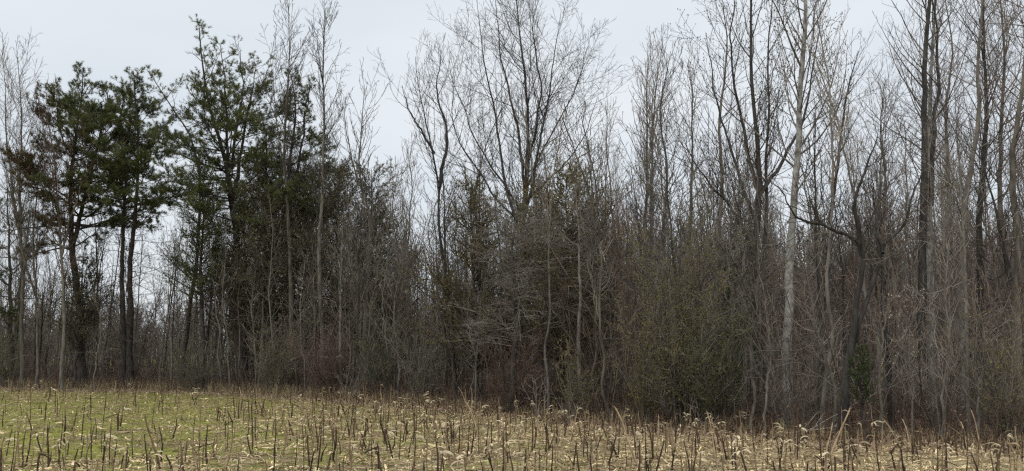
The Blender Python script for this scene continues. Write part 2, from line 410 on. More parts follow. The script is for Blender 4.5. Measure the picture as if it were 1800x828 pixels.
# ------------------------------------------------------------------ trees: conifers
def pine_tree(name, label, base_px, d, stems, seed, c0=0.45, n1=40, len1=0.20, cone=0.0, needles='needles', full=0.75, dead=18, nd=18, nl=0.15, bare_top=False, group=None, rust=0, tuftdens=1.0, bark='bark_pine'):
    rg = np.random.default_rng(seed)
    base, st = hero_stems(stems, d, rg, base_px, 0.04)
    tr, limb, fol, rst = MB(), MB(), MB(), MB()
    H = max(p[:, 2].max() for p, r in st)
    for p, r in st:
        tubes(tr, p[None], r[None], 8, 0.06, rg)
        zb, zt = p[0, 2] / H, p[-1, 2] / H
        k = max(6, int(n1 * (zt - max(c0, zb)) / (1 - c0) + 1))
        t0 = np.clip((c0 - zb) / (zt - zb), 0.05, 0.9)
        s, dd, t, pr, _ = spawn(rg, p[None], r[None], k, t0, 0.995, 58, 98)
        q_ = 15; tq = (np.floor(t * q_) + 0.5) / q_ + rg.normal(0, 0.006, k); tq = np.where(t > 0.93, t, np.clip(tq, 0, 0.995))   # boughs in whorls
        xx = tq * (len(p) - 1); ii = xx.astype(int); s = p[ii] * (1 - (xx - ii))[:, None] + p[np.minimum(ii + 1, len(p) - 1)] * (xx - ii)[:, None]
        zz = s[:, 2] / H
        rel = np.clip((zz - c0) / (1 - c0), 0, 1)
        prof = (1 - cone) * np.clip(np.sin(np.clip(rel * 0.86 + 0.22, 0, 1) * pi) ** 0.7, 0.10, 1) + cone * np.clip(1.08 - rel, 0.08, 1)
        ln = len1 * H * prof * rg.uniform(0.3, 1.3, k) * (1 - 0.45 * rel ** 3)
        ln = np.maximum(ln, 0.35)
        dd = nrm(dd + np.array([0, 0, 1.0]) * (-0.05 + 0.75 * rel[:, None] ** 2))
        p1, q1 = grow(rg, s, dd, ln, np.minimum(pr * 0.5, 0.012 + 0.016 * ln), 0.008, 9, 0.11, 0.03)
        tubes(limb, p1, q1, 5)
        n2 = np.maximum(3, (ln * 4.4).astype(int))
        s, dd, t, pr, par = spawn(rg, p1, q1, n2, 0.42, 1.0, 30, 65, 0.9)
        l2 = np.maximum(0.22, ln[par] * 0.42 * (1.15 - 0.8 * t) * rg.uniform(0.5, 1.3, len(par)))
        p2, q2 = grow(rg, s, dd, l2, np.minimum(pr * 0.6, 0.012), 0.006, 6, 0.12, 0.06)
        tubes(limb, p2, q2, 3)
        n3 = np.maximum(2, (l2 * 11 * tuftdens + rg.random(len(l2))).astype(int))
        s, dd, t, pr, par3 = spawn(rg, p2, q2, n3, 0.35, 1.0, 25, 60, 0.5)
        l3 = rg.uniform(0.08, 0.24, len(s))
        p3, q3 = grow(rg, s, dd, l3, np.full(len(s), 0.006), 0.004, 3, 0.1, 0.30)
        tubes(limb, p3, q3, 3)
        # some limbs carry little green: leaves the gaps one sees through
        alive = (rg.random(k) < full)[par[par3]] | (zz[par[par3]] > 0.9)
        thin = rg.random(len(s)) < np.where(alive, 0.95, 0.14)
        a = p3[thin]; m = len(a)
        b = np.repeat(a[:, 1:].reshape(-1, 3), nd, 0); dr = np.repeat(np.repeat(nrm(a[:, -1] - a[:, 0]), 2, 0), nd, 0)
        tgt = np.full(len(b), False)
        if rust:
            tgt = np.repeat((np.repeat(a[:, 0, 0], 2) < rust) & (rg.random(2 * m) < 0.75), nd)
        blades(fol, rg, b[~tgt], dr[~tgt], nl, 0.013, 0.75)
        if tgt.any(): blades(rst, rg, b[tgt], dr[tgt], nl, 0.016, 0.75)
        # dead bare snags below the crown
        if zb < 0.1 and dead:
            s, dd, t, pr, _ = spawn(rg, p[None], r[None], dead, 0.12, t0 + 0.1, 65, 100)
            ln = rg.uniform(0.5, 2.6, dead)
            p1, q1 = grow(rg, s, dd, ln, np.full(dead, 0.018), 0.005, 7, 0.12, 0.0)
            tubes(limb, p1, q1, 4)
            s, dd, t, pr, par = spawn(rg, p1, q1, 6, 0.25, 1.0, 35, 70)
            p2, q2 = grow(rg, s, dd, ln[par] * 0.4, np.full(len(par), 0.008), 0.004, 5, 0.15, 0.0)
            tubes(limb, p2, q2, 3)
    root = empty(name, base); tag(root, label, 'pine tree', group)
    tr.build('trunk', M[bark], root)
    cr_ = fol.build('crown', M[needles], root, smooth=False)
    limb.build('limbs', M['twig_dark'], root)
    if rst.n: rst.build('dead_foliage', M['needles_rust'], root, smooth=False)
    return root

def cedar_mesh(rg, H, Wd, low=0.08, dens=1.0, spray=0.075, irregular=0.3, open_=0.0, pexp=0.5):
    tr, limb, fol = MB(), MB(), MB()
    p, r = stem_of([(0, 0, -0.1), (rg.normal() * 0.02 * H, rg.normal() * 0.02 * H, H * 0.5), (rg.normal() * 0.03 * H, 0, H)], 0.02 + 0.011 * H, 0.01, rg)
    tubes(tr, p[None], flare(r)[None], 7, 0.05, rg)
    k = int(20 * H * dens ** 0.5)
    s, dd, t, pr, _ = spawn(rg, p[None], r[None], k, low, 0.99, 42, 78)
    az = np.arctan2(dd[:, 1], dd[:, 0])
    lump = 1 + irregular * (np.sin(az * 2 + t * 9 + rg.random() * 6) + np.sin(az * 3 - t * 14 + rg.random() * 6)) * 0.5
    prof = np.clip((1.02 - t) ** pexp * np.clip(0.55 + t * 2.2, 0, 1), 0.05, 1)
    ln = np.maximum(0.15, Wd * 0.5 * prof * lump * rg.uniform(0.55, 1.15, k))
    p1, q1 = grow(rg, s, dd, ln, np.minimum(pr * 0.5, 0.006 + 0.01 * ln), 0.004, 7, 0.08, 0.07)
    tubes(limb, p1, q1, 4)
    n2 = np.maximum(3, (ln * 9).astype(int))
    s, dd, t, pr, par = spawn(rg, p1, q1, n2, 0.2, 1.0, 25, 60)
    l2 = np.maximum(0.12, ln[par] * 0.30 * rg.uniform(0.5, 1.3, len(par)))
    p2, q2 = grow(rg, s, dd, l2, np.full(len(l2), 0.005), 0.003, 4, 0.14, 0.10)
    tubes(limb, p2, q2, 3)
    keep = rg.random(len(p2)) > open_
    a = p2[keep]; m = 13
    f = rg.random((len(a), m, 1)) * 2.99; i = np.minimum(f.astype(int), 2)[..., 0]; fr = f - i[..., None]
    ar = np.arange(len(a))[:, None]
    b = a[ar, i] * (1 - fr) + a[ar, i + 1] * fr
    dr = nrm(a[ar, i + 1] - a[ar, i])
    blades(fol, rg, b.reshape(-1, 3), dr.reshape(-1, 3), spray, spray * 0.24, 0.7)
    return tr, limb, fol
def cedar(name, label, px, d, H, Wd, seed, leaf='cedar', cat='cedar tree', group=None, **kw):
    rg = np.random.default_rng(seed); tr, limb, fol = cedar_mesh(rg, H, Wd, **kw)
    x = topx(px, d); root = empty(name, (x, d, float(gz(x, d)))); tag(root, label, cat, group)
    tr.build('trunk', M['bark_pine'], root); fol.build('crown', M[leaf], root, smooth=False); limb.build('limbs', M['twig_dark'], root)
    return root

# shrubs: many arching stems from one crown of roots, fine twigs, sparse small leaves
def shrub_parts(rg, H, Wd, n=26, leafn=6000, leafs=0.035, dens=7.0, up=0.05, thin=0.004):
    st, tw, lf = MB(), MB(), MB()
    a = rg.uniform(0, 2 * pi, n); rr = rg.uniform(0, 0.10, n) * Wd
    s = np.stack([np.cos(a) * rr, np.sin(a) * rr, np.full(n, -0.05)], 1)
    lean = rg.uniform(0.05, 1.0, n) * Wd * 0.5 / H
    d = np.stack([np.cos(a) * lean, np.sin(a) * lean, np.ones(n)], 1)
    ln = H * rg.uniform(0.5, 1.2, n)
    p1, q1 = grow(rg, s, d, ln, rg.uniform(0.010, 0.028, n) * (H / 4) ** 0.5, 0.005, 14, 0.07, -0.005)
    tubes(st, p1, q1, 5)
    s, d, t, pr, par = spawn(rg, p1, q1, np.maximum(6, (ln * dens).astype(int)), 0.10, 1.0, 28, 65)
    l2 = Wd * 0.22 * rg.uniform(0.4, 1.4, len(par)) * (1.15 - 0.5 * t)
    p2, q2 = grow(rg, s, d, l2, np.minimum(pr * 0.6, 0.009), thin, 7, 0.12, up)
    tubes(tw, p2, q2, 3)
    s, d, t, pr, par = spawn(rg, p2, q2, np.maximum(2, (l2 * 9).astype(int)), 0.15, 1.0, 30, 65)
    l3 = l2[par] * 0.4 * rg.uniform(0.5, 1.3, len(par))
    p3, q3 = grow(rg, s, d, l3, np.full(len(par), thin), thin * 0.6, 4, 0.14, up)
    tubes(tw, p3, q3, 3)
    if leafn:
        c = p3[rg.integers(0, len(p3), leafn), rg.integers(1, 4, leafn)]
        leaves(lf, rg, c, leafs)
    return st, tw, lf
def shrub(name, label, px, d, H, Wd, seed, leaf='olive_leaf', cat='shrub', twm='twig_grey', group=None, **kw):
    rg = np.random.default_rng(seed); st, tw, lf = shrub_parts(rg, H, Wd, **kw)
    x = topx(px, d); root = empty(name, (x, d, float(gz(x, d)))); tag(root, label, cat, group)
    st.build('stems', M['bark_grey'], root); tw.build('crown', M[twm], root)
    if lf.n: lf.build('foliage', M[leaf], root, smooth=False)
    return root

# ------------------------------------------------------------------ the trees one can tell apart, left to right
S = lambda path, r0, r1, **k: dict(path=path, r0=r0, r1=r1, **k)
HT = hero_tree
# -- left group
HT('bare_tree', 'pale grey bare tree with a fine twiggy crown at the far left edge', 'tree', 38, 46,
   [S([(40, 500), (34, 330), (38, 210), (32, 100)], 0.13, 0.012), S([(36, 420), (14, 260), (8, 130)], 0.09, 0.01, ground=False, dy=1)],
   'bark_grey', 'twig_grey', 101, crown0=0.30, n1=34, ang=(22, 45), len1=0.20, twig=0.008, dens2=2.6)
HT('bare_tree', 'low pale bare tree spreading its twigs over the field edge at the far left', 'tree', 66, 44,
   [S([(64, 560), (60, 430), (66, 330), (60, 250)], 0.09, 0.012), S([(62, 520), (30, 400), (10, 300)], 0.06, 0.01, ground=False)],
   'bark_grey', 'twig_grey', 102, crown0=0.2, n1=34, ang=(30, 60), len1=0.26, twig=0.007, dens2=2.8)
HT('maple_tree', 'red-twigged bare maple reaching up in front of the leftmost green pine crown', 'tree', 108, 43.5,
   [S([(112, 540), (104, 400), (96, 290), (80, 190)], 0.11, 0.012), S([(108, 450), (140, 330), (165, 250)], 0.07, 0.01, ground=False)],
   'bark_grey', 'twig_red', 103, crown0=0.34, n1=40, ang=(25, 50), len1=0.22, twig=0.008, dens2=3.0, pods=900)
pine_tree('pine_tree', 'leftmost pine, its dark low boughs hanging beside the left edge of the picture', 22, 48,
   [S([(18, 520), (14, 420), (12, 330)], 0.17, 0.02)], 201, c0=0.30, n1=36, len1=0.26, full=0.75, dead=14, tuftdens=1.0)
pine_tree('pine_tree', 'broad green pine with rusty dead needles on its left side, leftmost of the tall pines', 146, 46,
   [S([(140, 560), (128, 420), (124, 300), (140, 200), (146, 118)], 0.25, 0.02), S([(128, 430), (162, 300), (186, 180), (175, 150)], 0.13, 0.02, ground=False, dy=0.8)],
   202, c0=0.42, n1=64, len1=0.22, full=0.8, rust=-1.5, dead=44, tuftdens=1.15)
pine_tree('pine_tree', 'green pine on two close slender trunks, second of the tall pines from the left', 228, 45,
   [S([(228, 560), (233, 420), (243, 300), (240, 200), (236, 128)], 0.20, 0.02), S([(216, 560), (214, 430), (222, 320), (212, 230), (215, 170)], 0.18, 0.02, ox=-0.25, ground=True, dy=0.5)],
   203, c0=0.52, n1=50, len1=0.20, full=0.82, dead=38, tuftdens=1.2)
pine_tree('pine_tree', 'bare-trunked dark pine leaning left out of the two tallest pines', 318, 43.5,
   [S([(330, 560), (352, 400), (340, 260), (310, 200), (262, 125)], 0.13, 0.015)], 204, c0=0.78, n1=20, len1=0.08, full=0.7, dead=30)
pine_tree('pine_tree', 'tallest pine of the wood with a ragged pointed top and tufts on open boughs', 425, 43,
   [S([(424, 560), (416, 420), (400, 290), (372, 200), (356, 120), (350, 42)], 0.25, 0.015),
    S([(414, 400), (398, 270), (398, 190), (388, 75)], 0.13, 0.012, ground=False, dy=0.8),
    S([(412, 340), (432, 210), (452, 118)], 0.11, 0.012, ground=False, dy=-0.8),
    S([(405, 300), (425, 160), (422, 88)], 0.08, 0.012, ground=False, dy=-1.4)],
   205, c0=0.45, n1=50, len1=0.21, cone=0.75, full=0.68, dead=54, tuftdens=0.85)
pine_tree('pine_tree', 'flat-topped dark pine behind the two slender grey trees left of the sky gap', 508, 42,
   [S([(506, 560), (500, 420), (510, 280), (520, 200), (512, 130)], 0.20, 0.02), S([(500, 400), (530, 260), (545, 150)], 0.10, 0.015, ground=False)],
   206, c0=0.46, n1=60, len1=0.17, cone=0.6, full=0.8, dead=44, tuftdens=1.0)
pine_tree('pine_tree', 'dark pine with a low crown between the tallest pine and the flat-topped one', 468, 44.5,
   [S([(468, 560), (466, 420), (470, 300), (466, 225)], 0.19, 0.02)], 207, c0=0.38, n1=40, len1=0.20, cone=0.4, full=0.65, dead=30, tuftdens=1.0)
cedar('cedar_tree', 'bushy olive-green cedar tucked under the tallest pine on its left', 356, 42, 11.0, 5.0, 211, leaf='needles_olive', low=0.38, spray=0.11, open_=0.35, irregular=0.5, pexp=0.35)
cedar('cedar_tree', 'brown-green cedar standing just left of the slender grey trees', 470, 42.5, 11.0, 6.6, 212, low=0.30, spray=0.11, open_=0.35, irregular=0.6, pexp=0.35)
cedar('cedar_tree', 'dark brown-green cedar directly behind the right-hand slender grey tree', 585, 41, 10.4, 6.0, 213, low=0.25, spray=0.11, open_=0.3, irregular=0.6, pexp=0.35)
cedar('cedar_tree', 'tall dark cedar on the left rim of the middle sky gap', 632, 40, 10.2, 5.8, 214, low=0.18, spray=0.11, open_=0.3, irregular=0.6, pexp=0.4)
cedar('cedar_tree', 'lower dark cedar farthest right on the rim of the middle sky gap', 676, 39, 8.2, 4.6, 215, low=0.15, spray=0.12, open_=0.3, irregular=0.6, pexp=0.5)
cedar('cedar_tree', 'dull olive cedar half hidden behind the tall pines\' bare trunks', 530, 44, 10.8, 6.6, 216, low=0.2, spray=0.11, open_=0.3, irregular=0.6, pexp=0.35)
HT('bare_tree', 'slender brush-tipped grey tree, left one of the pair before the pines', 'tree', 508, 40,
   [S([(512, 560), (506, 400), (500, 250), (507, 120), (506, 5)], 0.135, 0.010), S([(504, 330), (482, 180), (474, 80)], 0.045, 0.007, ground=False)],
   'bark_grey', 'twig_dark', 104, crown0=0.42, n1=56, ang=(22, 42), len1=0.13, up1=0.06, twig=0.007, dens2=2.8)
HT('bare_tree', 'slender pointed grey tree, right one of the pair before the pines', 'tree', 566, 39,
   [S([(566, 560), (562, 420), (570, 270), (568, 130), (572, 14)], 0.135, 0.010)],
   'bark_grey', 'twig_dark', 105, crown0=0.42, n1=60, ang=(25, 48), len1=0.14, up1=0.07, twig=0.007, dens2=2.8)
HT('bare_tree', 'small open grey tree rising from the cedars left of the middle sky gap', 'tree', 640, 38,
   [S([(642, 560), (650, 400), (632, 300), (636, 230), (640, 150)], 0.10, 0.010), S([(640, 360), (610, 240), (606, 170)], 0.05, 0.008, ground=False)],
   'bark_grey', 'twig_dark', 106, crown0=0.40, n1=36, ang=(28, 50), len1=0.17, twig=0.007)
# -- middle
HT('leaning_tree', 'dark bare tree with crooked trunk between the middle sky gap and the spreading tree', 'tree', 800, 30,
   [S([(796, 600), (784, 500), (770, 400), (770, 330), (758, 250), (742, 190), (730, 100)], 0.085, 0.007),
    S([(772, 330), (786, 240), (770, 160), (776, 88)], 0.07, 0.008, ground=False, dy=0.6),
    S([(764, 270), (722, 200), (706, 150)], 0.05, 0.008, ground=False, dy=-0.8)],
   'bark_dark', 'twig_dark', 107, crown0=0.40, n1=36, ang=(28, 52), len1=0.16, twig=0.0042, dens2=3.0, lr=0.0055)
HT('spreading_tree', 'tallest broad bare tree in the middle, many dark limbs fanning into a wide crown', 'tree', 922, 30,
   [S([(924, 600), (922, 500), (918, 400), (926, 280), (926, 160), (914, 60), (908, -40)], 0.14, 0.009),
    S([(920, 430), (890, 330), (872, 220), (850, 100), (836, -10)], 0.06, 0.006, ground=False, dy=1.2),
    S([(922, 380), (948, 260), (968, 140), (986, 20)], 0.058, 0.006, ground=False, dy=-1.0),
    S([(922, 340), (965, 240), (1005, 170), (1035, 80)], 0.042, 0.008, ground=False, dy=1.4),
    S([(920, 400), (860, 330), (800, 230), (800, 130)], 0.042, 0.008, ground=False, dy=-1.5),
    S([(924, 350), (905, 200), (880, 90), (872, -15)], 0.055, 0.008, ground=False, dy=-2.0),
    S([(922, 330), (950, 170), (938, 60), (950, -20)], 0.055, 0.008, ground=False, dy=2.0),
    S([(920, 360), (980, 300), (1025, 245), (1050, 170)], 0.045, 0.007, ground=False, dy=-0.6),
    S([(918, 375), (850, 270), (815, 190), (790, 120)], 0.045, 0.007, ground=False, dy=2)],
   'bark_dark', 'twig_dark', 108, crown0=0.46, n1=38, ang=(28, 56), len1=0.175, up1=0.05, twig=0.0042, dens2=3.9, dens3=4.4, lr=0.0052)
HT('bare_tree', 'grey bare tree with level feathery twigs sweeping over the middle thicket', 'tree', 905, 25.8,
   [S([(902, 640), (908, 560), (900, 470), (905, 400), (912, 350)], 0.12, 0.010), S([(906, 560), (935, 480), (960, 420)], 0.05, 0.008, ground=False, dy=-0.6)],
   'bark_dark', 'twig_grey', 109, crown0=0.30, n1=64, ang=(62, 96), len1=0.40, up1=0.02, droop=0.02, flat=0.6, twig=0.0036, dens2=5.2, dens3=7.0, dens4=4, lr=0.005, shape='wide')
HT('bare_tree', 'small grey tree with level twigs, right of the feathery one in the middle thicket', 'tree', 985, 27.5,
   [S([(985, 600), (990, 520), (980, 430), (990, 360)], 0.07, 0.010)],
   'bark_grey', 'twig_grey', 110, crown0=0.25, n1=48, ang=(55, 95), len1=0.32, up1=0.02, droop=0.015, flat=0.5, twig=0.0036, dens2=5.0, dens3=6.0, lr=0.005, shape='wide')
cedar('cedar_tree', 'dark cedar deep behind the trunk of the tallest pine', 418, 47, 10.5, 5.8, 221, low=0.2, spray=0.12, open_=0.3, irregular=0.6, pexp=0.35)
cedar('cedar_tree', 'dark cedar whose low boughs hang beside the leftmost tall pine trunk', 130, 45, 6.6, 4.2, 222, low=0.28, spray=0.12, open_=0.3, irregular=0.6, pexp=0.35)
cedar('cedar_tree', 'brown-green cedar left of the big spreading tree, its top at mid height', 842, 29.8, 7.4, 5.0, 217, leaf='cedar_brown', low=0.12, spray=0.10, open_=0.1, irregular=0.6, pexp=0.4)
cedar('cedar_tree', 'widest brown-green cedar, just right of the big spreading tree', 992, 27.6, 7.3, 5.4, 218, leaf='cedar_brown', low=0.2, dens=1.6, spray=0.10, open_=0.0, irregular=0.6, pexp=0.35)
cedar('cedar_tree', 'narrow dull cedar right behind the trunk of the big spreading tree', 925, 32, 7.0, 5.0, 219, low=0.12, spray=0.10, open_=0.1, irregular=0.6, pexp=0.4)
cedar('cedar_tree', 'drooping vine-covered cedar on the right side of the middle thicket', 1045, 31, 6.0, 3.2, 220, low=0.12, spray=0.09, open_=0.3, irregular=0.6)
cedar('cedar_tree', 'low brown cedar under the crooked leaning tree', 790, 34, 5.6, 3.2, 221, low=0.1, spray=0.09, open_=0.4)
for i, (bx, d, path, r, lab, sd) in enumerate([
    (1128, 33, [(1130, 560), (1134, 400), (1138, 260), (1136, 150), (1140, 100)], 0.12, 'grey bare tree with an upright narrow crown, first one right of the big spreading tree', 111),
    (1152, 32, [(1150, 560), (1144, 420), (1146, 300), (1150, 200), (1156, 92)], 0.11, 'grey bare tree standing close beside the first one right of the big spreading tree', 112),
    (1176, 30, [(1172, 560), (1166, 420), (1172, 300), (1160, 200), (1178, 90)], 0.10, 'thin dark bare tree just right of the close grey pair', 113),
    (1222, 31, [(1214, 560), (1212, 420), (1218, 300), (1216, 180), (1208, 110)], 0.12, 'bare tree with an upright stem rising behind the large olive shrub', 114),
    (1075, 34, [(1078, 560), (1072, 440), (1064, 330), (1070, 270)], 0.08, 'lowest slim bare tree in the dip right of the big spreading tree', 115),
    (722, 36, [(720, 560), (716, 430), (724, 330), (716, 262)], 0.07, 'slim bare tree standing alone in the middle sky gap', 116),
    (700, 34, [(694, 560), (702, 460), (690, 380), (700, 300)], 0.06, 'thin dark sapling-like tree left in the middle sky gap', 117)]):
    HT('bare_tree', lab, 'tree', bx, d, [S(path, r, 0.009)], 'bark_grey', 'twig_grey', sd, crown0=0.40, n1=44, ang=(25, 48), len1=0.17, twig=0.0058, dens2=2.8)
# -- right
HT('tulip_tree', 'twin-stemmed bare tree with dry seed cups, left of the white-barked trunk', 'tree', 1330, 24.5,
   [S([(1328, 620), (1326, 480), (1332, 360), (1330, 240), (1320, 120), (1322, -20), (1318, -120)], 0.14, 0.012),
    S([(1346, 600), (1342, 460), (1346, 340), (1350, 220), (1352, 80), (1360, -60)], 0.08, 0.010, ground=True, ox=0.3, dy=0.6),
    S([(1328, 470), (1290, 370), (1235, 310), (1200, 240)], 0.06, 0.008, ground=False, dy=-0.6),
    S([(1330, 400), (1290, 280), (1262, 180), (1240, 70)], 0.055, 0.008, ground=False, dy=0.5),
    S([(1330, 330), (1300, 200), (1285, 90), (1290, -40)], 0.06, 0.008, ground=False, dy=-0.9),
    S([(1330, 350), (1400, 240), (1430, 130), (1440, 20)], 0.06, 0.008, ground=False, dy=1.2)],
   'bark_dark', 'twig_dark', 118, crown0=0.40, n1=24, ang=(24, 50), len1=0.16, up1=0.08, twig=0.0042, dens2=3.0, dens3=3.6, pods=1500)
HT('sycamore_tree', 'pale blotched white-barked trunk, brightest of all trunks, right of the olive shrub', 'tree', 1385, 20.8,
   [S([(1386, 640), (1388, 540), (1392, 420), (1402, 280), (1408, 150), (1416, 0), (1420, -150)], 0.135, 0.028)],
   'bark_pale', 'twig_grey', 119, crown0=0.42, n1=34, ang=(32, 52), len1=0.25, up1=0.08, twig=0.0042, dens2=2.8, dens3=3.4, pods=700)
HT('crooked_tree', 'black crooked tree forking low into winding limbs, in front on the right', 'tree', 1482, 17.8,
   [S([(1484, 700), (1494, 630), (1502, 560), (1508, 500), (1516, 450), (1500, 418), (1450, 396), (1424, 350)], 0.115, 0.018),
    S([(1502, 600), (1526, 520), (1548, 460), (1556, 430), (1590, 390), (1606, 340), (1630, 280)], 0.058, 0.012, ground=False, dy=0.6),
    S([(1516, 450), (1508, 400), (1500, 360), (1520, 300), (1546, 240)], 0.06, 0.010, ground=False, dy=-0.4),
    S([(1450, 396), (1400, 380), (1370, 330)], 0.035, 0.008, ground=False, dy=-0.4),
    S([(1552, 445), (1540, 380), (1552, 320)], 0.04, 0.008, ground=False, dy=0.6)],
   'bark_black', 'twig_dark', 120, crown0=0.50, n1=19, ang=(35, 70), len1=0.18, up1=0.05, twig=0.0042, dens2=2.8, dens3=3.2, wander=0.13, wob=0.02)
HT('tulip_tree', 'straight dark trunk with a paler one pressed beside it, right of the crooked tree', 'tree', 1622, 23.5,
   [S([(1622, 620), (1620, 480), (1624, 360), (1628, 240), (1626, 120), (1632, 0), (1630, -140)], 0.155, 0.03),
    S([(1636, 360), (1640, 250), (1648, 120), (1640, -20)], 0.08, 0.02, ground=False, dy=0.5)],
   'bark_dark', 'twig_grey', 121, crown0=0.48, n1=32, ang=(30, 58), len1=0.18, twig=0.0045, dens2=2.8)
HT('tulip_tree', 'pale mottled trunk half hidden by the straight dark trunk on the right', 'tree', 1640, 25,
   [S([(1636, 620), (1634, 480), (1634, 360), (1636, 200), (1640, 60), (1646, -60)], 0.15, 0.02)],
   'bark_pale', 'twig_grey', 122, crown0=0.5, n1=30, ang=(30, 55), len1=0.16, twig=0.0045)
for i, (bx, d, path, r, bk, tw, lab, sd) in enumerate([
    (1692, 22, [(1694, 600), (1690, 460), (1702, 330), (1718, 200), (1722, 80), (1730, -80)], 0.13, 'bark_light', 'twig_grey', 'light grey trunk leaning slightly right, first of the dense right-hand stand', 123),
    (1720, 24.5, [(1722, 600), (1722, 460), (1726, 330), (1732, 190), (1728, 60), (1734, -90)], 0.14, 'bark_dark', 'twig_dark', 'thick dark upright trunk just behind the light leaning one near the right edge', 124),
    (1758, 27, [(1756, 600), (1762, 460), (1758, 330), (1764, 190), (1762, 60), (1760, -60)], 0.135, 'bark_grey', 'twig_grey', 'grey trunk with a tangled crown, second from the right edge', 125),
    (1792, 21, [(1786, 620), (1790, 480), (1780, 330), (1790, 190), (1806, 60), (1800, -90)], 0.14, 'bark_grey', 'twig_red', 'reddish-twigged grey trunk at the right edge of the wood', 126),
    (1448, 28, [(1450, 600), (1456, 440), (1470, 300), (1486, 180), (1510, 90)], 0.12, 'bark_dark', 'twig_dark', 'bare tree leaning right behind the white-barked trunk', 127),
    (1560, 30, [(1556, 600), (1550, 440), (1556, 330), (1548, 230), (1558, 140)], 0.11, 'bark_grey', 'twig_grey', 'grey upright tree filling the gap between the crooked tree and the straight dark trunk', 128),
    (1268, 27, [(1272, 600), (1262, 460), (1270, 340), (1266, 210), (1278, 100), (1270, 10)], 0.12, 'bark_grey', 'twig_dark', 'grey trunk rising behind the large olive shrub, left of the twin-stemmed tree', 129),
    (1665, 29, [(1668, 600), (1660, 460), (1668, 330), (1660, 210), (1672, 100), (1660, -20)], 0.12, 'bark_grey', 'twig_red', 'reddish-twigged tree between the straight dark trunk and the dense right-hand stand', 130),
    (1835, 23, [(1838, 600), (1830, 420), (1840, 260), (1830, 100), (1830, -60)], 0.15, 'bark_grey', 'twig_grey', 'trunk at the right edge with only its branches reaching into view', 131)]):
    HT('bare_tree', lab, 'tree', bx, d, [S(path, r, 0.012)], bk, tw, sd, crown0=0.36 + 0.04 * (i % 4), n1=36 + 4 * (i % 3), ang=(24 + 5 * (i % 3), 50 + 6 * (i % 4)), len1=0.17 + 0.025 * (i % 3), twig=0.0040, dens2=3.2, lr=0.0055, wander=0.06 + 0.03 * (i % 3), up1=0.04 + 0.03 * (i % 3))
# -- front saplings, pale thin poles along the edge on the right
for i, (bx, d, path, r, lab, sd, tw) in enumerate([
    (1466, 18.6, [(1466, 690), (1450, 620), (1432, 560), (1420, 470), (1436, 380)], 0.045, 'pale slim sapling bowed left, just left of the black crooked tree', 141, 'twig_pale'),
    (1344, 19.2, [(1348, 680), (1352, 600), (1340, 500), (1330, 430)], 0.035, 'slim grey sapling at the field edge below the twin-stemmed tree', 142, 'twig_grey'),
    (1430, 19.5, [(1432, 680), (1438, 600), (1444, 540)], 0.03, 'short thin sapling between the white-barked trunk and the crooked tree', 143, 'twig_grey'),
    (1548, 18.0, [(1548, 680), (1552, 600), (1562, 520), (1556, 430)], 0.035, 'thin pale sapling just right of the small green cedar', 144, 'twig_pale'),
    (1602, 18.4, [(1606, 680), (1598, 600), (1606, 520)], 0.03, 'thin grey sapling left of the straight dark trunk', 145, 'twig_pale'),
    (1660, 17.6, [(1660, 690), (1668, 610), (1658, 520), (1668, 430)], 0.035, 'slim sapling with pale twigs in front of the dense right-hand stand', 146, 'twig_pale'),
    (1725, 17.0, [(1722, 690), (1728, 600), (1716, 520)], 0.035, 'leaning grey sapling at the field edge near the right corner', 147, 'twig_grey'),
    (1160, 24.0, [(1160, 660), (1150, 560), (1156, 470), (1148, 400)], 0.035, 'slim sapling left of the large olive shrub', 148, 'twig_grey'),
    (1098, 24.5, [(1100, 660), (1092, 580), (1100, 500)], 0.03, 'thin brownish sapling between the low olive shrub and the large one', 149, 'twig_red'),
    (832, 28, [(836, 640), (822, 560), (830, 480)], 0.03, 'thin sapling in front of the left cedar of the middle thicket', 150, 'twig_grey'),
    (612, 38.5, [(612, 640), (606, 520), (616, 400), (608, 320)], 0.05, 'grey slim sapling in front of the tall dark cedar', 161, 'twig_grey'),
    (482, 39.5, [(482, 640), (474, 520), (480, 400), (470, 330)], 0.05, 'crooked grey sapling left of the pair of slender grey trees', 162, 'twig_grey'),
    (400, 41, [(402, 640), (392, 520), (398, 400), (390, 350)], 0.05, 'thin grey sapling in front of the olive-green cedar', 163, 'twig_grey'),
    (588, 38, [(590, 640), (598, 540), (588, 430)], 0.05, 'pale leaning sapling right of the pair of slender grey trees', 164, 'twig_pale'),
    (680, 36.5, [(682, 640), (672, 530), (684, 430), (678, 370)], 0.045, 'grey sapling in front of the lower dark cedar by the sky gap', 165, 'twig_grey'),
    (700, 33, [(700, 640), (694, 560), (700, 480), (690, 420)], 0.035, 'pale pole-thin sapling below the middle sky gap', 151, 'twig_pale'),
    (655, 35, [(655, 640), (650, 560), (662, 480), (655, 430)], 0.04, 'pale sapling in front of the cedars left of the sky gap', 152, 'twig_pale'),
    (535, 38, [(535, 640), (528, 540), (536, 460)], 0.04, 'pale thin sapling between the pair of slender grey trees', 153, 'twig_pale'),
    (448, 40, [(450, 640), (444, 540), (452, 450)], 0.04, 'pale thin sapling just right of the tallest pine\'s trunk', 154, 'twig_pale'),
    (165, 43, [(168, 640), (178, 580), (170, 520)], 0.04, 'low pale sapling right of the leftmost tall pine\'s trunk', 155, 'twig_pale'),
    (300, 42, [(302, 640), (296, 540), (300, 440)], 0.05, 'grey sapling in the open gap between the two-trunked pine and the olive cedar', 156, 'twig_grey')]):
    HT('sapling', lab, 'sapling', bx, d, [S(path, r, 0.006)], 'bark_light', tw, sd, crown0=0.25, n1=30, ang=(35, 65), len1=0.22, twig=0.0040, dens2=3.5, dens3=3.5, wander=0.11, shape='wide')
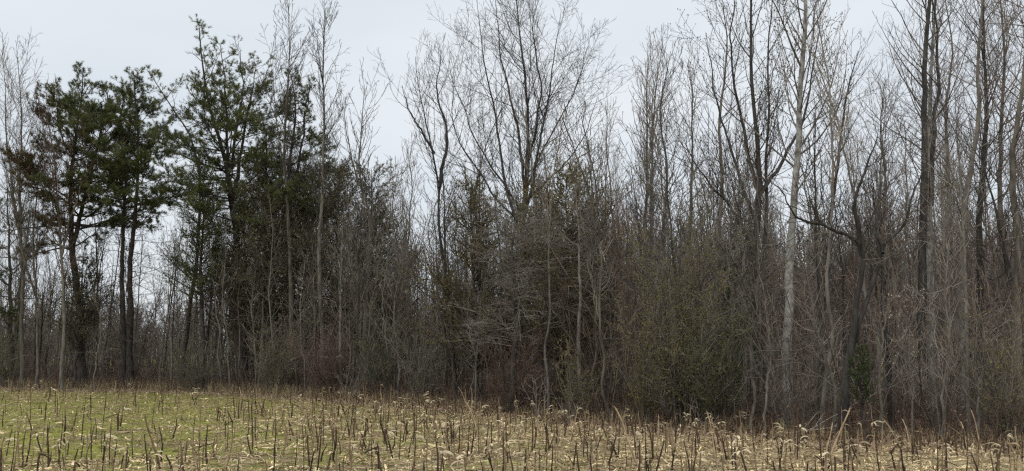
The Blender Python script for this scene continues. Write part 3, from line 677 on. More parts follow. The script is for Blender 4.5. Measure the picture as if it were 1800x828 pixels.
# beech sapling holding last year's pale leaves
HT('beech_sapling', 'young beech with pale dry leaves still on it, behind the small green cedar', 'sapling', 1588, 19.8,
   [S([(1588, 690), (1584, 620), (1590, 540)], 0.03, 0.006)], 'bark_light', 'twig_pale', 160, crown0=0.2, n1=22, ang=(60, 88), len1=0.30, flat=0.5,
   twig=0.004, dens2=3.5, shape='wide', leafy=(110, 0.055, 'beech_leaf', 1.4, 4.6))
# evergreen bits
cedar('cedar_tree', 'small green cedar at the field edge right of the black crooked tree', 1522, 16.7, 1.72, 1.35, 231, leaf='cedar_green', low=0.42, spray=0.055, pexp=0.9, dens=3.6, irregular=0.6)
cedar('holly_tree', 'dark glossy holly glimpsed behind the right side of the large olive shrub', 1288, 23.5, 4.1, 1.7, 232, leaf='holly', cat='holly', low=0.2, spray=0.07)
# shrubs with a haze of new olive leaves
shrub('leafing_shrub', 'large olive-green leafing shrub at the wood edge, right of the middle', 1200, 21.0, 4.6, 2.9, 301, leaf='olive_leaf', n=30, leafn=44000, leafs=0.023)
shrub('leafing_shrub', 'greener leafing shrub merging with the right side of the large olive one', 1258, 20.6, 3.0, 2.3, 302, leaf='olive_leaf_green', n=22, leafn=26000, leafs=0.023)
shrub('leafing_shrub', 'low brownish shrub at the left foot of the large olive one', 1135, 21.6, 2.3, 2.0, 303, leaf='olive_leaf', n=18, leafn=9000, leafs=0.026)
shrub('leafing_shrub', 'small olive shrub in front of the middle thicket', 1012, 23.4, 1.9, 1.9, 304, leaf='olive_leaf', n=18, leafn=10000, leafs=0.023)
shrub('leafing_shrub', 'olive-twigged shrub in the bottom right corner of the wood', 1772, 17.0, 2.6, 2.1, 305, leaf='olive_leaf', n=22, leafn=9000, leafs=0.024)
shrub('leafing_shrub', 'rounded shrub with yellow-green leaves below the slender grey trees', 478, 38.5, 3.6, 3.6, 306, leaf='olive_leaf', n=24, leafn=9000, leafs=0.032)
shrub('leafing_shrub', 'thin leafing shrub with a few bright green sprays below the middle sky gap', 668, 34.5, 3.9, 2.8, 307, leaf='olive_leaf_green', n=18, leafn=4200, leafs=0.045)
shrub('leafing_shrub', 'low leafing shrub at the foot of the crooked leaning tree', 745, 31.5, 3.4, 2.6, 308, leaf='olive_leaf_green', n=18, leafn=2600, leafs=0.035)
shrub('leafing_shrub', 'dark green shrub at the left edge of the wood under the pale tree', 10, 46, 3.3, 2.0, 309, leaf='olive_leaf_green', n=18, leafn=3500, leafs=0.045)
shrub('leafing_shrub', 'dull green low shrub below the olive cedar on the left', 352, 41, 2.2, 3.4, 310, leaf='olive_leaf_green', n=20, leafn=3500, leafs=0.04)
shrub('bare_shrub', 'reddish bare thicket shrub at the foot of the feathery middle tree', 905, 25.8, 2.3, 3.0, 311, twm='twig_red', n=26, leafn=0)
shrub('bare_shrub', 'grey bare shrub with rambling twigs below the white-barked trunk', 1400, 19.4, 2.9, 2.8, 312, twm='twig_grey', n=18, leafn=0, dens=5)
shrub('bare_shrub', 'brownish bare shrub between the low olive shrub and the sapling right of it', 1065, 24.5, 2.8, 2.3, 313, twm='twig_red', n=22, leafn=300, leafs=0.03)
shrub('bare_shrub', 'pale rambling bare shrub right of the straight dark trunk', 1655, 18.5, 2.7, 2.2, 314, twm='twig_pale', n=14, leafn=0, dens=5)
shrub('bare_shrub', 'brown bare shrub between the two leafing shrubs left of the middle', 575, 37, 3.2, 4.0, 315, twm='twig_red', n=24, leafn=600, leafs=0.04, leaf='brown_leaf')

# ------------------------------------------------------------------ the wood behind: trees and saplings of shared shapes, each an object of its own
def proto_bare(seed, H, r, bow=1.0, **kw):
    rg = np.random.default_rng(seed)
    p, rr = stem_of([(0, 0, -0.12), (rg.normal() * 0.015 * H * bow, rg.normal() * 0.015 * H * bow, H * 0.3), (rg.normal() * 0.03 * H * bow, rg.normal() * 0.03 * H * bow, H * 0.65), (rg.normal() * 0.04 * H * bow, rg.normal() * 0.04 * H * bow, H)], r, 0.01, rg, 0.05 * bow)
    st = [(p, flare(rr))]
    if rg.random() < 0.5 * bow:
        i = int(len(p) * rg.uniform(0.3, 0.5)); q = p[i]
        dx, dy = rg.normal(0, 0.08 * H, 2)
        p2, r2 = stem_of([q, q + [dx * 0.5, dy * 0.5, H * 0.18], q + [dx, dy, H * 0.5]], rr[i] * 0.7, 0.01, rg, 0.04); st.append((p2, r2))
    return bare_parts(rg, st, **kw)[:2]
T_KINDS = [  # height, radius, crown start, limbs, angle, limb length, bark, twig, label, name
    (17, 0.12, 0.50, 40, (25, 50), 0.15, 'bark_grey', 'twig_grey', 'tall slim grey bare tree', 'bare_tree'),
    (16, 0.14, 0.45, 38, (28, 55), 0.18, 'bark_dark', 'twig_dark', 'dark bare tree with a spreading crown', 'bare_tree'),
    (15, 0.10, 0.40, 40, (22, 45), 0.15, 'bark_light', 'twig_grey', 'pale-barked slim bare tree', 'bare_tree'),
    (13, 0.09, 0.35, 40, (28, 52), 0.18, 'bark_grey', 'twig_red', 'reddish-twigged bare tree', 'bare_tree'),
    (18, 0.15, 0.55, 36, (30, 55), 0.16, 'bark_grey', 'twig_grey', 'tall bare tree with a high crown', 'bare_tree'),
    (11, 0.08, 0.30, 40, (30, 60), 0.22, 'bark_dark', 'twig_grey', 'low bare tree with a dark stem', 'bare_tree')]
S_KINDS = [
    (6.5, 0.035, 0.40, 26, (30, 60), 0.16, 'bark_grey', 'twig_grey', 'grey bare sapling', 'sapling'),
    (7.5, 0.045, 0.50, 26, (28, 50), 0.14, 'bark_light', 'twig_pale', 'pale pole-like sapling', 'sapling'),
    (4.5, 0.028, 0.25, 28, (35, 65), 0.22, 'bark_dark', 'twig_red', 'low reddish sapling', 'sapling'),
    (6.0, 0.038, 0.30, 28, (55, 85), 0.22, 'bark_grey', 'twig_dark', 'dark sapling with level branches', 'sapling')]
def make_protos(kinds, seed, **kw):
    ps = []
    for i, k in enumerate(kinds):
        tr, crn = proto_bare(seed + i, k[0], k[1], crown0=k[2], n1=k[3], ang=k[4], len1=k[5], **kw)
        ps.append((tr.mesh('trunk', M[k[6]]), crn.mesh('crown', M[k[7]]), k))
    return ps
REG = [(150, 'at the far left'), (330, 'behind the two-trunked pine'), (450, 'below the tallest pine'), (680, 'behind the dark cedars'), (790, 'below the middle sky gap'), (1060, 'behind the spreading tree'),
       (1180, 'behind the close grey pair'), (1320, 'behind the large olive shrub'), (1440, 'around the white-barked trunk'), (1580, 'behind the black crooked tree'), (1680, 'around the straight dark trunk'), (9999, 'in the dense right-hand stand')]
def region(x, y):
    px = todepthpx(x, y)
    return next(t for lim, t in REG if px < lim)
def place(pr, x, y, rz, sc, tilt):
    trm, crm, k = pr
    root = empty(k[9], (x, y, float(gz(x, y))), rz); root.scale = sc; root.rotation_euler = (tilt[0], tilt[1], rz)
    tag(root, k[8] + ' ' + region(x, y), 'sapling' if k[9] == 'sapling' else 'tree', 'saplings within the wood' if k[9] == 'sapling' else 'bare trees deeper in the wood')
    for nm, me in (('trunk', trm), ('crown', crm)):
        o = bpy.data.objects.new(nm, me); COL.objects.link(o); o.parent = root
    return root
rb = np.random.default_rng(77)
def scatter(rb, count, dmin, depth, sep, pxr=(-60, 1860), weight=None):
    """world-uniform positions in the wood behind its edge, within the seen wedge"""
    got = []
    tries = 0
    while len(got) < count and tries < 400000:
        tries += 1
        x = rb.uniform(-62, 48); y = rb.uniform(13, 95)
        e = edge(x)
        if y < e + dmin or y > e + depth(x): continue
        px = todepthpx(x, y)
        if not pxr[0] < px < pxr[1]: continue
        if weight is not None and rb.random() > weight(px, y - e): continue
        if (1345 < px < 1430 or 1462 < px < 1545) and y - e < 8: continue
        if any((x - a) ** 2 + (y - b) ** 2 < sep * sep for a, b in got): continue
        got.append((x, y))
    return got
protos_t = make_protos(T_KINDS, 400, twig=0.0065, dens2=2.5, dens3=3.0, dens4=2.4, lr=0.006)
P_KINDS = [
    (12, 0.085, 0.62, 22, (28, 50), 0.13, 'bark_dark', 'twig_dark', 'dark straight pole tree', 'pole_tree'),
    (11, 0.075, 0.60, 22, (28, 50), 0.13, 'bark_light', 'twig_grey', 'pale straight pole tree', 'pole_tree'),
    (10, 0.080, 0.55, 22, (30, 55), 0.15, 'bark_black', 'twig_dark', 'black-stemmed pole tree', 'pole_tree')]
protos_p = make_protos(P_KINDS, 450, bow=0.35, twig=0.006, dens2=2.3, dens3=2.8, dens4=2.0, wander=0.06)
for i, (x, y) in enumerate(sorted(scatter(rb, 75, 0.8, lambda x: 9.0, 1.0, pxr=(0, 1800), weight=lambda px, d: 0 if (1350 < px < 1425 or 1460 < px < 1540) and d < 7 else np.interp(px, [0, 330, 420, 700, 760, 1800], [0.8, 0.5, 1, 1, 0.6, 0.6])), key=lambda q: q[1])):
    s = rb.uniform(0.65, 1.0) * (0.75 if 660 < todepthpx(x, y) < 780 else 1) * float(np.interp(y, [16, 30, 45], [0.62, 0.85, 1.0])); w = rb.uniform(0.6, 1.2)
    place(protos_p[rb.integers(3)], x, y, rb.uniform(0, 6.28), (w, w, s), (rb.normal() * 0.03, rb.normal() * 0.03))
protos_s = make_protos(S_KINDS, 500, twig=0.0048, dens2=3.2, dens3=3.2, dens4=2, wander=0.08)
def hw(px):      # how high the skyline of the background trees stands, as a share of their full height
    return float(np.interp(px, [0, 60, 150, 300, 430, 560, 650, 700, 760, 860, 1000, 1060, 1150, 1300, 1500, 1800], [0.6, 0.45, 0.38, 0.40, 0.55, 0.58, 0.44, 0.38, 0.42, 0.5, 0.5, 0.45, 0.42, 0.46, 0.50, 0.60]))
def wt(px, dd):
    w = float(np.interp(px, [0, 140, 160, 330, 360, 640, 680, 760, 800, 1100, 1800], [0.8, 0.5, 0.15, 0.2, 0.8, 0.9, 0.35, 0.5, 0.9, 1, 1]))
    return w
dep_t = lambda x: float(np.interp(x, [-40, -18, -8, 0, 8, 20], [16, 18, 26, 40, 55, 60]))
for i, (x, y) in enumerate(sorted(scatter(rb, 200, 2.5, dep_t, 1.25, weight=wt), key=lambda q: q[1])):
    pr = protos_t[rb.integers(len(protos_t))]; s = hw(todepthpx(x, y)) * rb.uniform(0.75, 1.15) * (y / 34) ** 0.35 * (1.45 if rb.random() < 0.14 else 1)
    w = 0.75 * min(s, 0.75) ** 0.6 * rb.uniform(0.75, 1.2)
    place(pr, x, y, rb.uniform(0, 6.28), (w, w, s), (rb.normal() * 0.035, rb.normal() * 0.035))
for i, (x, y) in enumerate(sorted(scatter(rb, 270, 0.6, lambda x: float(np.interp(x, [-30, -10, 5], [10, 14, 20])), 0.55, weight=lambda px, d: np.interp(px, [0, 140, 160, 330, 360, 800, 1800], [0.8, 0.7, 0.3, 0.35, 0.8, 1, 1])), key=lambda q: q[1])):
    pr = protos_s[rb.integers(len(protos_s))]; s = rb.uniform(0.6, 1.25)
    place(pr, x, y, rb.uniform(0, 6.28), (s, s, s * rb.uniform(0.9, 1.2)), (rb.normal() * 0.07, rb.normal() * 0.07))

# brush between the trunks: uncountable thin canes and twiggy stems (stuff)
def canes(n, dmin, depth, h0, h1, r, seed, wander=0.10, arch=-0.03, nseg=7, kids=4, pxr=(-80, 1880), kl=0.35, ypow=1.0, S_=3, up=0.03, low=False):
    rg = np.random.default_rng(seed); mb = MB()
    x = rg.uniform(-62, 48, n * 14); e = edge(x); d = dmin + (np.vectorize(depth)(x) - dmin) * rg.random(len(x)) ** ypow; y = e + d
    px = todepthpx(x, y); ok = (px > pxr[0]) & (px < pxr[1]) & (y > 11); x, y = x[ok][:n], y[ok][:n]; n = len(x)
    s = np.stack([x, y, gz(x, y) - 0.02], 1); dd = np.stack([rg.normal(0, 0.25, n), rg.normal(0, 0.25, n), np.ones(n)], 1)
    ln = rg.uniform(h0, h1, n) * rg.uniform(0.6, 1.0, n)
    if low: ln = ln * np.interp(x, [-22, -17.5, -16, -14], [0.55, 0.35, 0.4, 1.0]) * np.interp(px[ok][:n], [640, 700, 760], [1, 0.75, 1])
    p1, q1 = grow(rg, s, dd, ln, r * rg.uniform(0.7, 1.4, n), r * 0.35, nseg, wander, arch)
    tubes(mb, p1, q1, S_)
    if kids:
        s, dd, t, pr, par = spawn(rg, p1, q1, kids, 0.2, 1.0, 25, 65)
        p2, q2 = grow(rg, s, dd, ln[par] * kl * rg.uniform(0.4, 1.3, len(par)), pr * 0.7, r * 0.3, 4, wander * 1.3, up)
        tubes(mb, p2, q2, 3)
        s, dd, t, pr, par2 = spawn(rg, p2, q2, 2, 0.2, 1.0, 25, 65)
        p3, q3 = grow(rg, s, dd, ln[par][par2] * kl * 0.4, pr * 0.7, r * 0.3, 3, wander * 1.3, up)
        tubes(mb, p3, q3, 3)
    return mb, p1
dw = lambda x: float(np.interp(x, [-30, -12, 0, 8], [16, 22, 34, 45]))
mb, _ = canes(3600, 0.8, dw, 2.5, 8.0, 0.016, 601, wander=0.04, arch=0.01, kids=3, ypow=0.9, nseg=9, kl=0.16, S_=4, low=True)
tag(mb.build('brush', M['brush']), kind='stuff')
mb, _ = canes(1100, 0.3, lambda x: 12.0, 1.2, 3.8, 0.008, 611, wander=0.16, arch=-0.04, kids=5, nseg=10, kl=0.35)
tag(mb.build('thicket', M['twig_grey']), kind='stuff')
def vines(n, seed):        # crooked arching vines and dead twigs strung between the trunks
    rg = np.random.default_rng(seed); x = rg.uniform(-45, 20, n * 6); y = edge(x) + rg.uniform(0.2, 9, len(x)); px = todepthpx(x, y); ok = (px > -60) & (px < 1860) & (y > 11); x, y = x[ok][:n], y[ok][:n]; n = len(x)
    mb = MB(); s = np.stack([x, y, rg.uniform(0.8, 5.5, n)], 1); dd = rg.standard_normal((n, 3)); dd[:, 2] = np.abs(dd[:, 2]) * 0.8
    p, q = grow(rg, s, dd, rg.uniform(1.0, 3.6, n), np.full(n, 0.007), 0.004, 13, 0.22, -0.06); tubes(mb, p, q, 3)
    s, dd, t, pr, par = spawn(rg, p, q, 6, 0.1, 1, 25, 65); p, q = grow(rg, s, dd, rg.uniform(0.2, 0.8, len(par)), pr * 0.7, 0.003, 6, 0.15, 0.0); tubes(mb, p, q, 3)
    return mb
tag(vines(520, 620).build('vine_tangle', M['twig_pale']), kind='stuff')
tag(vines(480, 621).build('vine_tangle', M['twig_red']), kind='stuff')
mb, p = canes(9500, -0.35, lambda x: 9.0, 0.3, 1.5, 0.0045, 602, kids=4, arch=-0.05, ypow=0.8)
rg = np.random.default_rng(603); k = 15000; lf = MB(); c = p[rg.integers(0, len(p), k), rg.integers(1, 7, k)] + rg.standard_normal((k, 3)) * 0.04
tag(mb.build('bramble_undergrowth', M['bramble']), kind='stuff')
leaves(lf, rg, c, 0.05); 
# dead leaves lying on the forest floor
k = 60000; x = rg.uniform(-40, 25, k * 2); dd = rg.random(k * 2) ** 1.5 * 16; y = edge(x) + dd - 0.5; px = todepthpx(x, y); ok = (px > -50) & (px < 1850); x, y = x[ok][:k], y[ok][:k]
leaves(lf, rg, np.stack([x, y, gz(x, y) + 0.03 + rg.random(len(x)) * 0.03], 1), 0.09, up=1.5)
tag(lf.build('dead_leaves', M['brown_leaf'], smooth=False), kind='stuff')

# far-off wood, seen through the trunks across the next field (one mass)
def far_wood(name, n, xr, yr, h0, h1, seed, twig=0.016, mt='twig_grey'):
    rg = np.random.default_rng(seed); mb = MB()
    x = rg.uniform(*xr, n * 3); y = rg.uniform(*yr, n * 3); px = todepthpx(x, y); ok = (px > -100) & (px < 1900); x, y = x[ok][:n], y[ok][:n]; n = len(x)
    s = np.stack([x, y, np.full(n, -0.1)], 1); ln = rg.uniform(h0, h1, n)
    p1, q1 = grow(rg, s, np.stack([rg.normal(0, 0.04, n), rg.normal(0, 0.04, n), np.ones(n)], 1), ln, rg.uniform(0.07, 0.16, n), 0.02, 7, 0.03, 0.03)
    tubes(mb, p1, q1, 4)
    s, d, t, pr, par = spawn(rg, p1, q1, 22, 0.12, 1.0, 28, 60)
    l2 = ln[par] * 0.20 * (1.2 - 0.7 * t) * rg.uniform(0.5, 1.3, len(par))
    p2, q2 = grow(rg, s, d, l2, np.minimum(pr * 0.5, 0.05), twig, 5, 0.08, 0.08)
    tubes(mb, p2, q2, 3)
    s, d, t, pr, par = spawn(rg, p2, q2, 7, 0.15, 1.0, 25, 60)
    p3, q3 = grow(rg, s, d, l2[par] * 0.45, np.full(len(par), twig), twig * 0.7, 3, 0.1, 0.06)
    tubes(mb, p3, q3, 3)
    return tag(mb.build(name, M[mt]), kind='stuff')
far_wood('far_woods', 900, (-110, 40), (125, 165), 6.5, 11, 701, twig=0.03)
far_wood('far_woods', 520, (2, 75), (62, 95), 9, 14, 702, twig=0.018, mt='twig_grey')

# ------------------------------------------------------------------ the stubble field
rf = np.random.default_rng(900)
def infield(n, y0=9.0, pxr=(-80, 1880), margin=0.0, f=None):
    x = rf.uniform(-34, 12, n * 6); y = rf.uniform(y0, 52, n * 6); px = todepthpx(x, y)
    ok = (px > pxr[0]) & (px < pxr[1]) & (y < edge(x) + margin + rf.normal(0, 0.3, len(x)))
    if f is not None: ok &= rf.random(len(x)) < f(x, y)
    return x[ok][:n], y[ok][:n]
def greenness(x, y):     # mossy patch left and mid-left
    return np.clip(np.interp(x, [-30, -9, -4, 1, 12], [0.97, 0.95, 0.5, 0.2, 0.08]) * np.clip((y - 11) / 4.5, 0.2, 1), 0, 1)
# lying corn leaves and bits of stalk
def strips(n, ln, wd, f, z=0.02, seg=4, y0=9.0):
    x, y = infield(n, y0, f=f); n = len(x); mb = MB()
    a = rf.uniform(0, 2 * pi, n); L_ = ln * np.exp(rf.normal(-0.2, 0.55, n)).clip(0.2, 2.6); w = wd * np.exp(rf.normal(-0.15, 0.45, n)).clip(0.25, 2.2)
    d = np.stack([np.cos(a), np.sin(a)], 1); q = np.stack([-np.sin(a), np.cos(a)], 1)
    t = np.linspace(-0.5, 0.5, seg + 1)
    bend = rf.normal(0, 0.25, n); lift = np.abs(rf.normal(0, 0.028, n)); ph = rf.uniform(0, 6.28, n); tw = rf.normal(0, 0.38, n)
    cx = x[:, None] + d[:, :1] * t * L_[:, None] + q[:, :1] * (t ** 2) * (bend * L_)[:, None]
    cy = y[:, None] + d[:, 1:] * t * L_[:, None] + q[:, 1:] * (t ** 2) * (bend * L_)[:, None]
    cz = gz(cx, cy) + z * rf.uniform(0.5, 1.5, n)[:, None] + lift[:, None] * (0.5 + 0.5 * np.sin(t * 5 + ph[:, None]))
    ta = tw[:, None] * (1 + t * 1.6); ww = (w[:, None] * (1 - (2 * np.abs(t)) ** 3 * 0.75)) * 0.5
    ox = q[:, :1] * np.cos(ta) * ww; oy = q[:, 1:] * np.cos(ta) * ww; oz = np.sin(ta) * ww
    c = np.stack([cx, cy, cz], -1); o = np.stack([ox, oy, oz], -1)
    v = np.stack([c - o, c + o], 2)                       # n, seg+1, 2, 3
    idx = np.arange(n * (seg + 1) * 2).reshape(n, seg + 1, 2)
    fc = np.stack([idx[:, :-1, 0], idx[:, :-1, 1], idx[:, 1:, 1], idx[:, 1:, 0]], -1).reshape(-1, 4)
    mb.add(v, fc); return mb
straw_f = lambda x, y: (1 - 0.96 * greenness(x, y)) * np.clip(0.5 + 0.5 * np.sin(x * 1.1 + y * 0.6) * np.sin(y * 1.3 - x * 0.5) + 0.5 * np.sin(x * 3.3 - y) * np.sin(y * 4.1 + x * 0.7), 0.05, 1)
tag(strips(44000, 0.20, 0.021, straw_f).build('straw_litter', M['straw']), kind='stuff')
tag(strips(22000, 0.18, 0.016, lambda x, y: 1 - 0.75 * greenness(x, y)).build('brown_litter', M['straw_brown']), kind='stuff')
tag(strips(22000, 0.09, 0.022, straw_f).build('chaff', M['straw']), kind='stuff')
# stalks knocked flat
x, y = infield(3400, f=lambda x, y: 1 - 0.7 * greenness(x, y)); n = len(x); a = rf.uniform(0, 6.28, n)
p, q = grow(rf, np.stack([x, y, gz(x, y) + 0.02], 1), np.stack([np.cos(a), np.sin(a), np.abs(rf.normal(0.05, 0.16, n))], 1), rf.uniform(0.12, 0.5, n), np.full(n, 0.009), 0.006, 4, 0.06, 0.0)
h_ = rf.random(n) < 0.5
for sel, mt in ((h_, 'stalk_tan'), (~h_, 'straw_brown')):
    mb = MB(); tubes(mb, p[sel], q[sel], 5); tag(mb.build('flattened_stalks', M[mt]), kind='stuff')
# short moss and grass
def grass(n, h, f, mt, name):
    x, y = infield(n, f=f); mb = MB(); n = len(x)
    blades(mb, rf, np.stack([x, y, gz(x, y) - 0.005], 1), np.tile([0, 0, 1.0], (n, 1)), h, 0.007, 0.45)
    tag(mb.build(name, M[mt], smooth=False), kind='stuff')
grass(150000, 0.05, lambda x, y: 0.06 + 0.94 * greenness(x, y), 'grass', 'grass')
grass(26000, 0.09, lambda x, y: 0.3 + 0 * x, 'dry_grass', 'dry_grass')
# band of dead weeds along the wood's foot
def weeds(n, h0, h1, mt, name, seed, off=(-0.9, 0.9), kids=3):
    rg = np.random.default_rng(seed); x = rg.uniform(-34, 12, n * 3); y = edge(x) + rg.uniform(*off, len(x)); px = todepthpx(x, y); ok = (px > -60) & (px < 1860); x, y = x[ok][:n], y[ok][:n]; n = len(x)
    mb = MB(); ln = rg.uniform(h0, h1, n) * np.interp(x, [-15, 0, 8], [1, 0.75, 0.5])
    p1, q1 = grow(rg, np.stack([x, y, gz(x, y)], 1), np.stack([rg.normal(0, .25, n), rg.normal(0, .25, n), np.ones(n)], 1), ln, np.full(n, 0.0045), 0.002, 5, 0.12, -0.01)
    tubes(mb, p1, q1, 3)
    s, d, t, pr, par = spawn(rg, p1, q1, kids, 0.3, 1.0, 25, 60); p2, q2 = grow(rg, s, d, ln[par] * 0.3, pr * 0.8, 0.002, 3, 0.1, 0.05); tubes(mb, p2, q2, 3)
    tag(mb.build(name, M[mt]), kind='stuff')
weeds(3000, 0.12, 0.5, 'straw_brown', 'dead_weeds', 950, off=(-1.3, 1.6))
weeds(2600, 0.2, 0.8, 'bramble', 'dead_weeds', 951, off=(-0.9, 2.0))
weeds(1800, 0.2, 0.7, 'dry_grass', 'dead_weeds', 952, off=(-1.2, 0.9), kids=2)

# corn stalks: > stem (> node rings are in its mesh), husk
def stalk_parts(rg, h, lean, husk, broken, nleaf):
    st, hu, lv = MB(), MB(), []
    n = 13; k = np.linspace(0, 1, n)
    pts = [np.array([0, 0, -0.03])]; d = nrm(np.array([lean * 0.7, rg.normal() * 0.05, 1.0]))
    for i in range(1, n):
        if broken and i == 9: d = nrm(np.array([1.0, rg.normal() * 0.4, -0.35]))
        d = nrm(d + rg.normal(0, 0.035, 3)); pts.append(pts[-1] + d * (h + 0.03) / (n - 1))
    p = np.array(pts); r = np.interp(k, [0, 1], [0.0135, 0.008]) * rg.uniform(0.85, 1.15); r[::3] *= 1.28
    tubes(st, p[None], r[None], 7, 0.08, rg)
    # frayed cut top: a few splinters
    m = 5; a = rg.uniform(0, 6.28, m); s = p[-1] + np.stack([np.cos(a), np.sin(a), 0 * a], 1) * 0.005
    q, rr = grow(rg, s, np.tile(nrm(p[-1] - p[-2]), (m, 1)), rg.uniform(0.02, 0.07, m), np.full(m, 0.004), 0.001, 3, 0.2, 0); tubes(st, q, rr, 3)
    def strip(base, az, L_, w, rise, fall, tw):
        sg = 8; t = np.linspace(0, 1, sg + 1); dirh = np.array([cos(az), sin(az), 0])
        ang = rise - (rise + fall) * t ** 0.8
        stp = L_ / sg; c = [base]
        for j in range(sg): c.append(c[-1] + (dirh * cos(ang[j]) + np.array([0, 0, sin(ang[j])])) * stp)
        c = np.array(c); side = np.array([-sin(az), cos(az), 0]); ww = w * np.sin(np.clip(t * 0.93 + 0.07, 0, 1) * pi) ** 0.6 + 0.002
        a = tw * t; nx = np.stack([np.cos(a)[:, None] * side + np.sin(a)[:, None] * np.array([0, 0, 1])], 0)[0]
        up_ = np.cross(dirh, side)
        mid = c + up_ * (ww * 0.28)[:, None]
        v = np.stack([c - nx * ww[:, None] * .5, mid, c + nx * ww[:, None] * .5], 1); i = np.arange((sg + 1) * 3).reshape(sg + 1, 3)
        f = np.concatenate([np.stack([i[:-1, b], i[:-1, b + 1], i[1:, b + 1], i[1:, b]], -1) for b in (0, 1)])
        return v, f
    for j in range(nleaf):
        b = p[rg.integers(2, n - 1)]; lv.append(MB()); lv[-1].add(*strip(b, rg.uniform(0, 6.28), rg.uniform(0.10, 0.26), rg.uniform(0.010, 0.022), rg.uniform(0.3, 1.1), rg.uniform(0.9, 1.5), rg.normal() * 1.2))
    if husk:
        b = p[-2]; az0 = rg.uniform(0, 6.28)
        for j in range(5): hu.add(*strip(b - [0, 0, 0.03 * j], az0 + rg.normal() * 0.45, rg.uniform(0.08, 0.24), rg.uniform(0.018, 0.045), rg.uniform(0.2, 1.5), rg.uniform(0.9, 1.55), rg.normal() * 0.9))
    return st, hu, lv
KS = [ (0.95, 0.75, 0, 0, 0, 'long pale broken stick slanting out of the stubble', 'stalk_tan'),
  # height, lean, husk, broken, leaves, label, material
    (0.46, 0.02, 0, 0, 0, 'straight bare cut corn stalk', 'stalk'),
    (0.40, 0.22, 0, 0, 0, 'bare cut corn stalk leaning over', 'stalk'),
    (0.55, 0.10, 0, 0, 1, 'brown corn stalk with one clinging dry leaf', 'stalk'),
    (0.30, 0.05, 0, 0, 2, 'short tan corn stump with ragged dry leaves', 'stalk_tan'),
    (0.46, 0.08, 1, 0, 1, 'corn stalk topped with a drooping pale husk', 'stalk'),
    (0.36, 0.15, 1, 0, 2, 'short leaning corn stalk wrapped in pale husk leaves', 'stalk_tan'),
    (0.55, 0.05, 0, 1, 1, 'corn stalk snapped near the top and hanging over', 'stalk'),
    (0.72, 0.06, 0, 0, 0, 'tall thin corn stalk', 'stalk'),
    (0.38, 0.35, 0, 0, 1, 'strongly tilted dark corn stalk with a torn leaf', 'stalk'),
    (0.44, 0.04, 0, 0, 3, 'upright corn stalk with several curled dry leaves', 'stalk_tan'),
    (0.28, 0.02, 0, 0, 0, 'short bare corn stump', 'stalk'),
    (0.60, 0.12, 1, 0, 0, 'taller corn stalk carrying a pale husk at its tip', 'stalk')]
KP = []
for i, k in enumerate(KS):
    a, b, lv = stalk_parts(np.random.default_rng(1000 + i), *k[:5]); KP.append((a, b, a.mesh('stem', M[k[6]]), b.mesh('husk', M['husk']) if b.n else None, k, lv, [l.mesh('leaf', M['leaf_dry']) for l in lv]))
def fregion(x, y):
    px = todepthpx(x, y); near = 'in front' if y < 12.2 else 'midway' if y < 13.8 else 'farther back'
    return near + ', ' + next(t for l, t in [(300, 'by the left corner'), (600, 'left of the middle'), (900, 'just left of centre'), (1200, 'just right of centre'), (1500, 'right of the middle'), (9999, 'by the right corner')] if px < l)
wts = np.array([2.5, 11, 11, 12, 22, 5, 6, 7, 2, 10, 20, 11, 1.5], float); wts /= wts.sum()
# rows parallel to the wood's edge
pos = []
for row in np.arange(-40, 40, 0.76):
    for s_ in np.arange(-34, 16, 0.17):
        ux, uy = 0.80, -0.60
        x = s_ * ux + row * 0.60; y = 24 + s_ * uy + row * 0.80
        pos.append((x, y))
pos = np.array(pos) + rf.normal(0, 0.09, (len(pos), 2))
x, y = pos.T; px = todepthpx(x, np.maximum(y, 5))
ok = (y > 10.8) & (y < edge(x) + 0.25) & (px > -40) & (px < 1840); x, y = x[ok], y[ok]
patch = np.clip(0.5 + 0.5 * np.sin(x * 0.9 + 1.3) * np.sin(y * 0.7 + x * 0.35) + 0.35 * np.sin(x * 2.7 + 2) * np.sin(y * 2.1), 0, 1.2)
clus = 0.55 + 0.9 * (np.sin(x * 4.1 + y * 2.3) * np.sin(y * 3.7 - x * 1.9) > 0)
keep = rf.random(len(x)) < clus * (1.6 - 1.48 * greenness(x, y)) * (0.2 + 0.9 * patch)
x, y = x[keep], y[keep]; o_ = np.argsort(y); x, y = x[o_], y[o_]
rest = {}
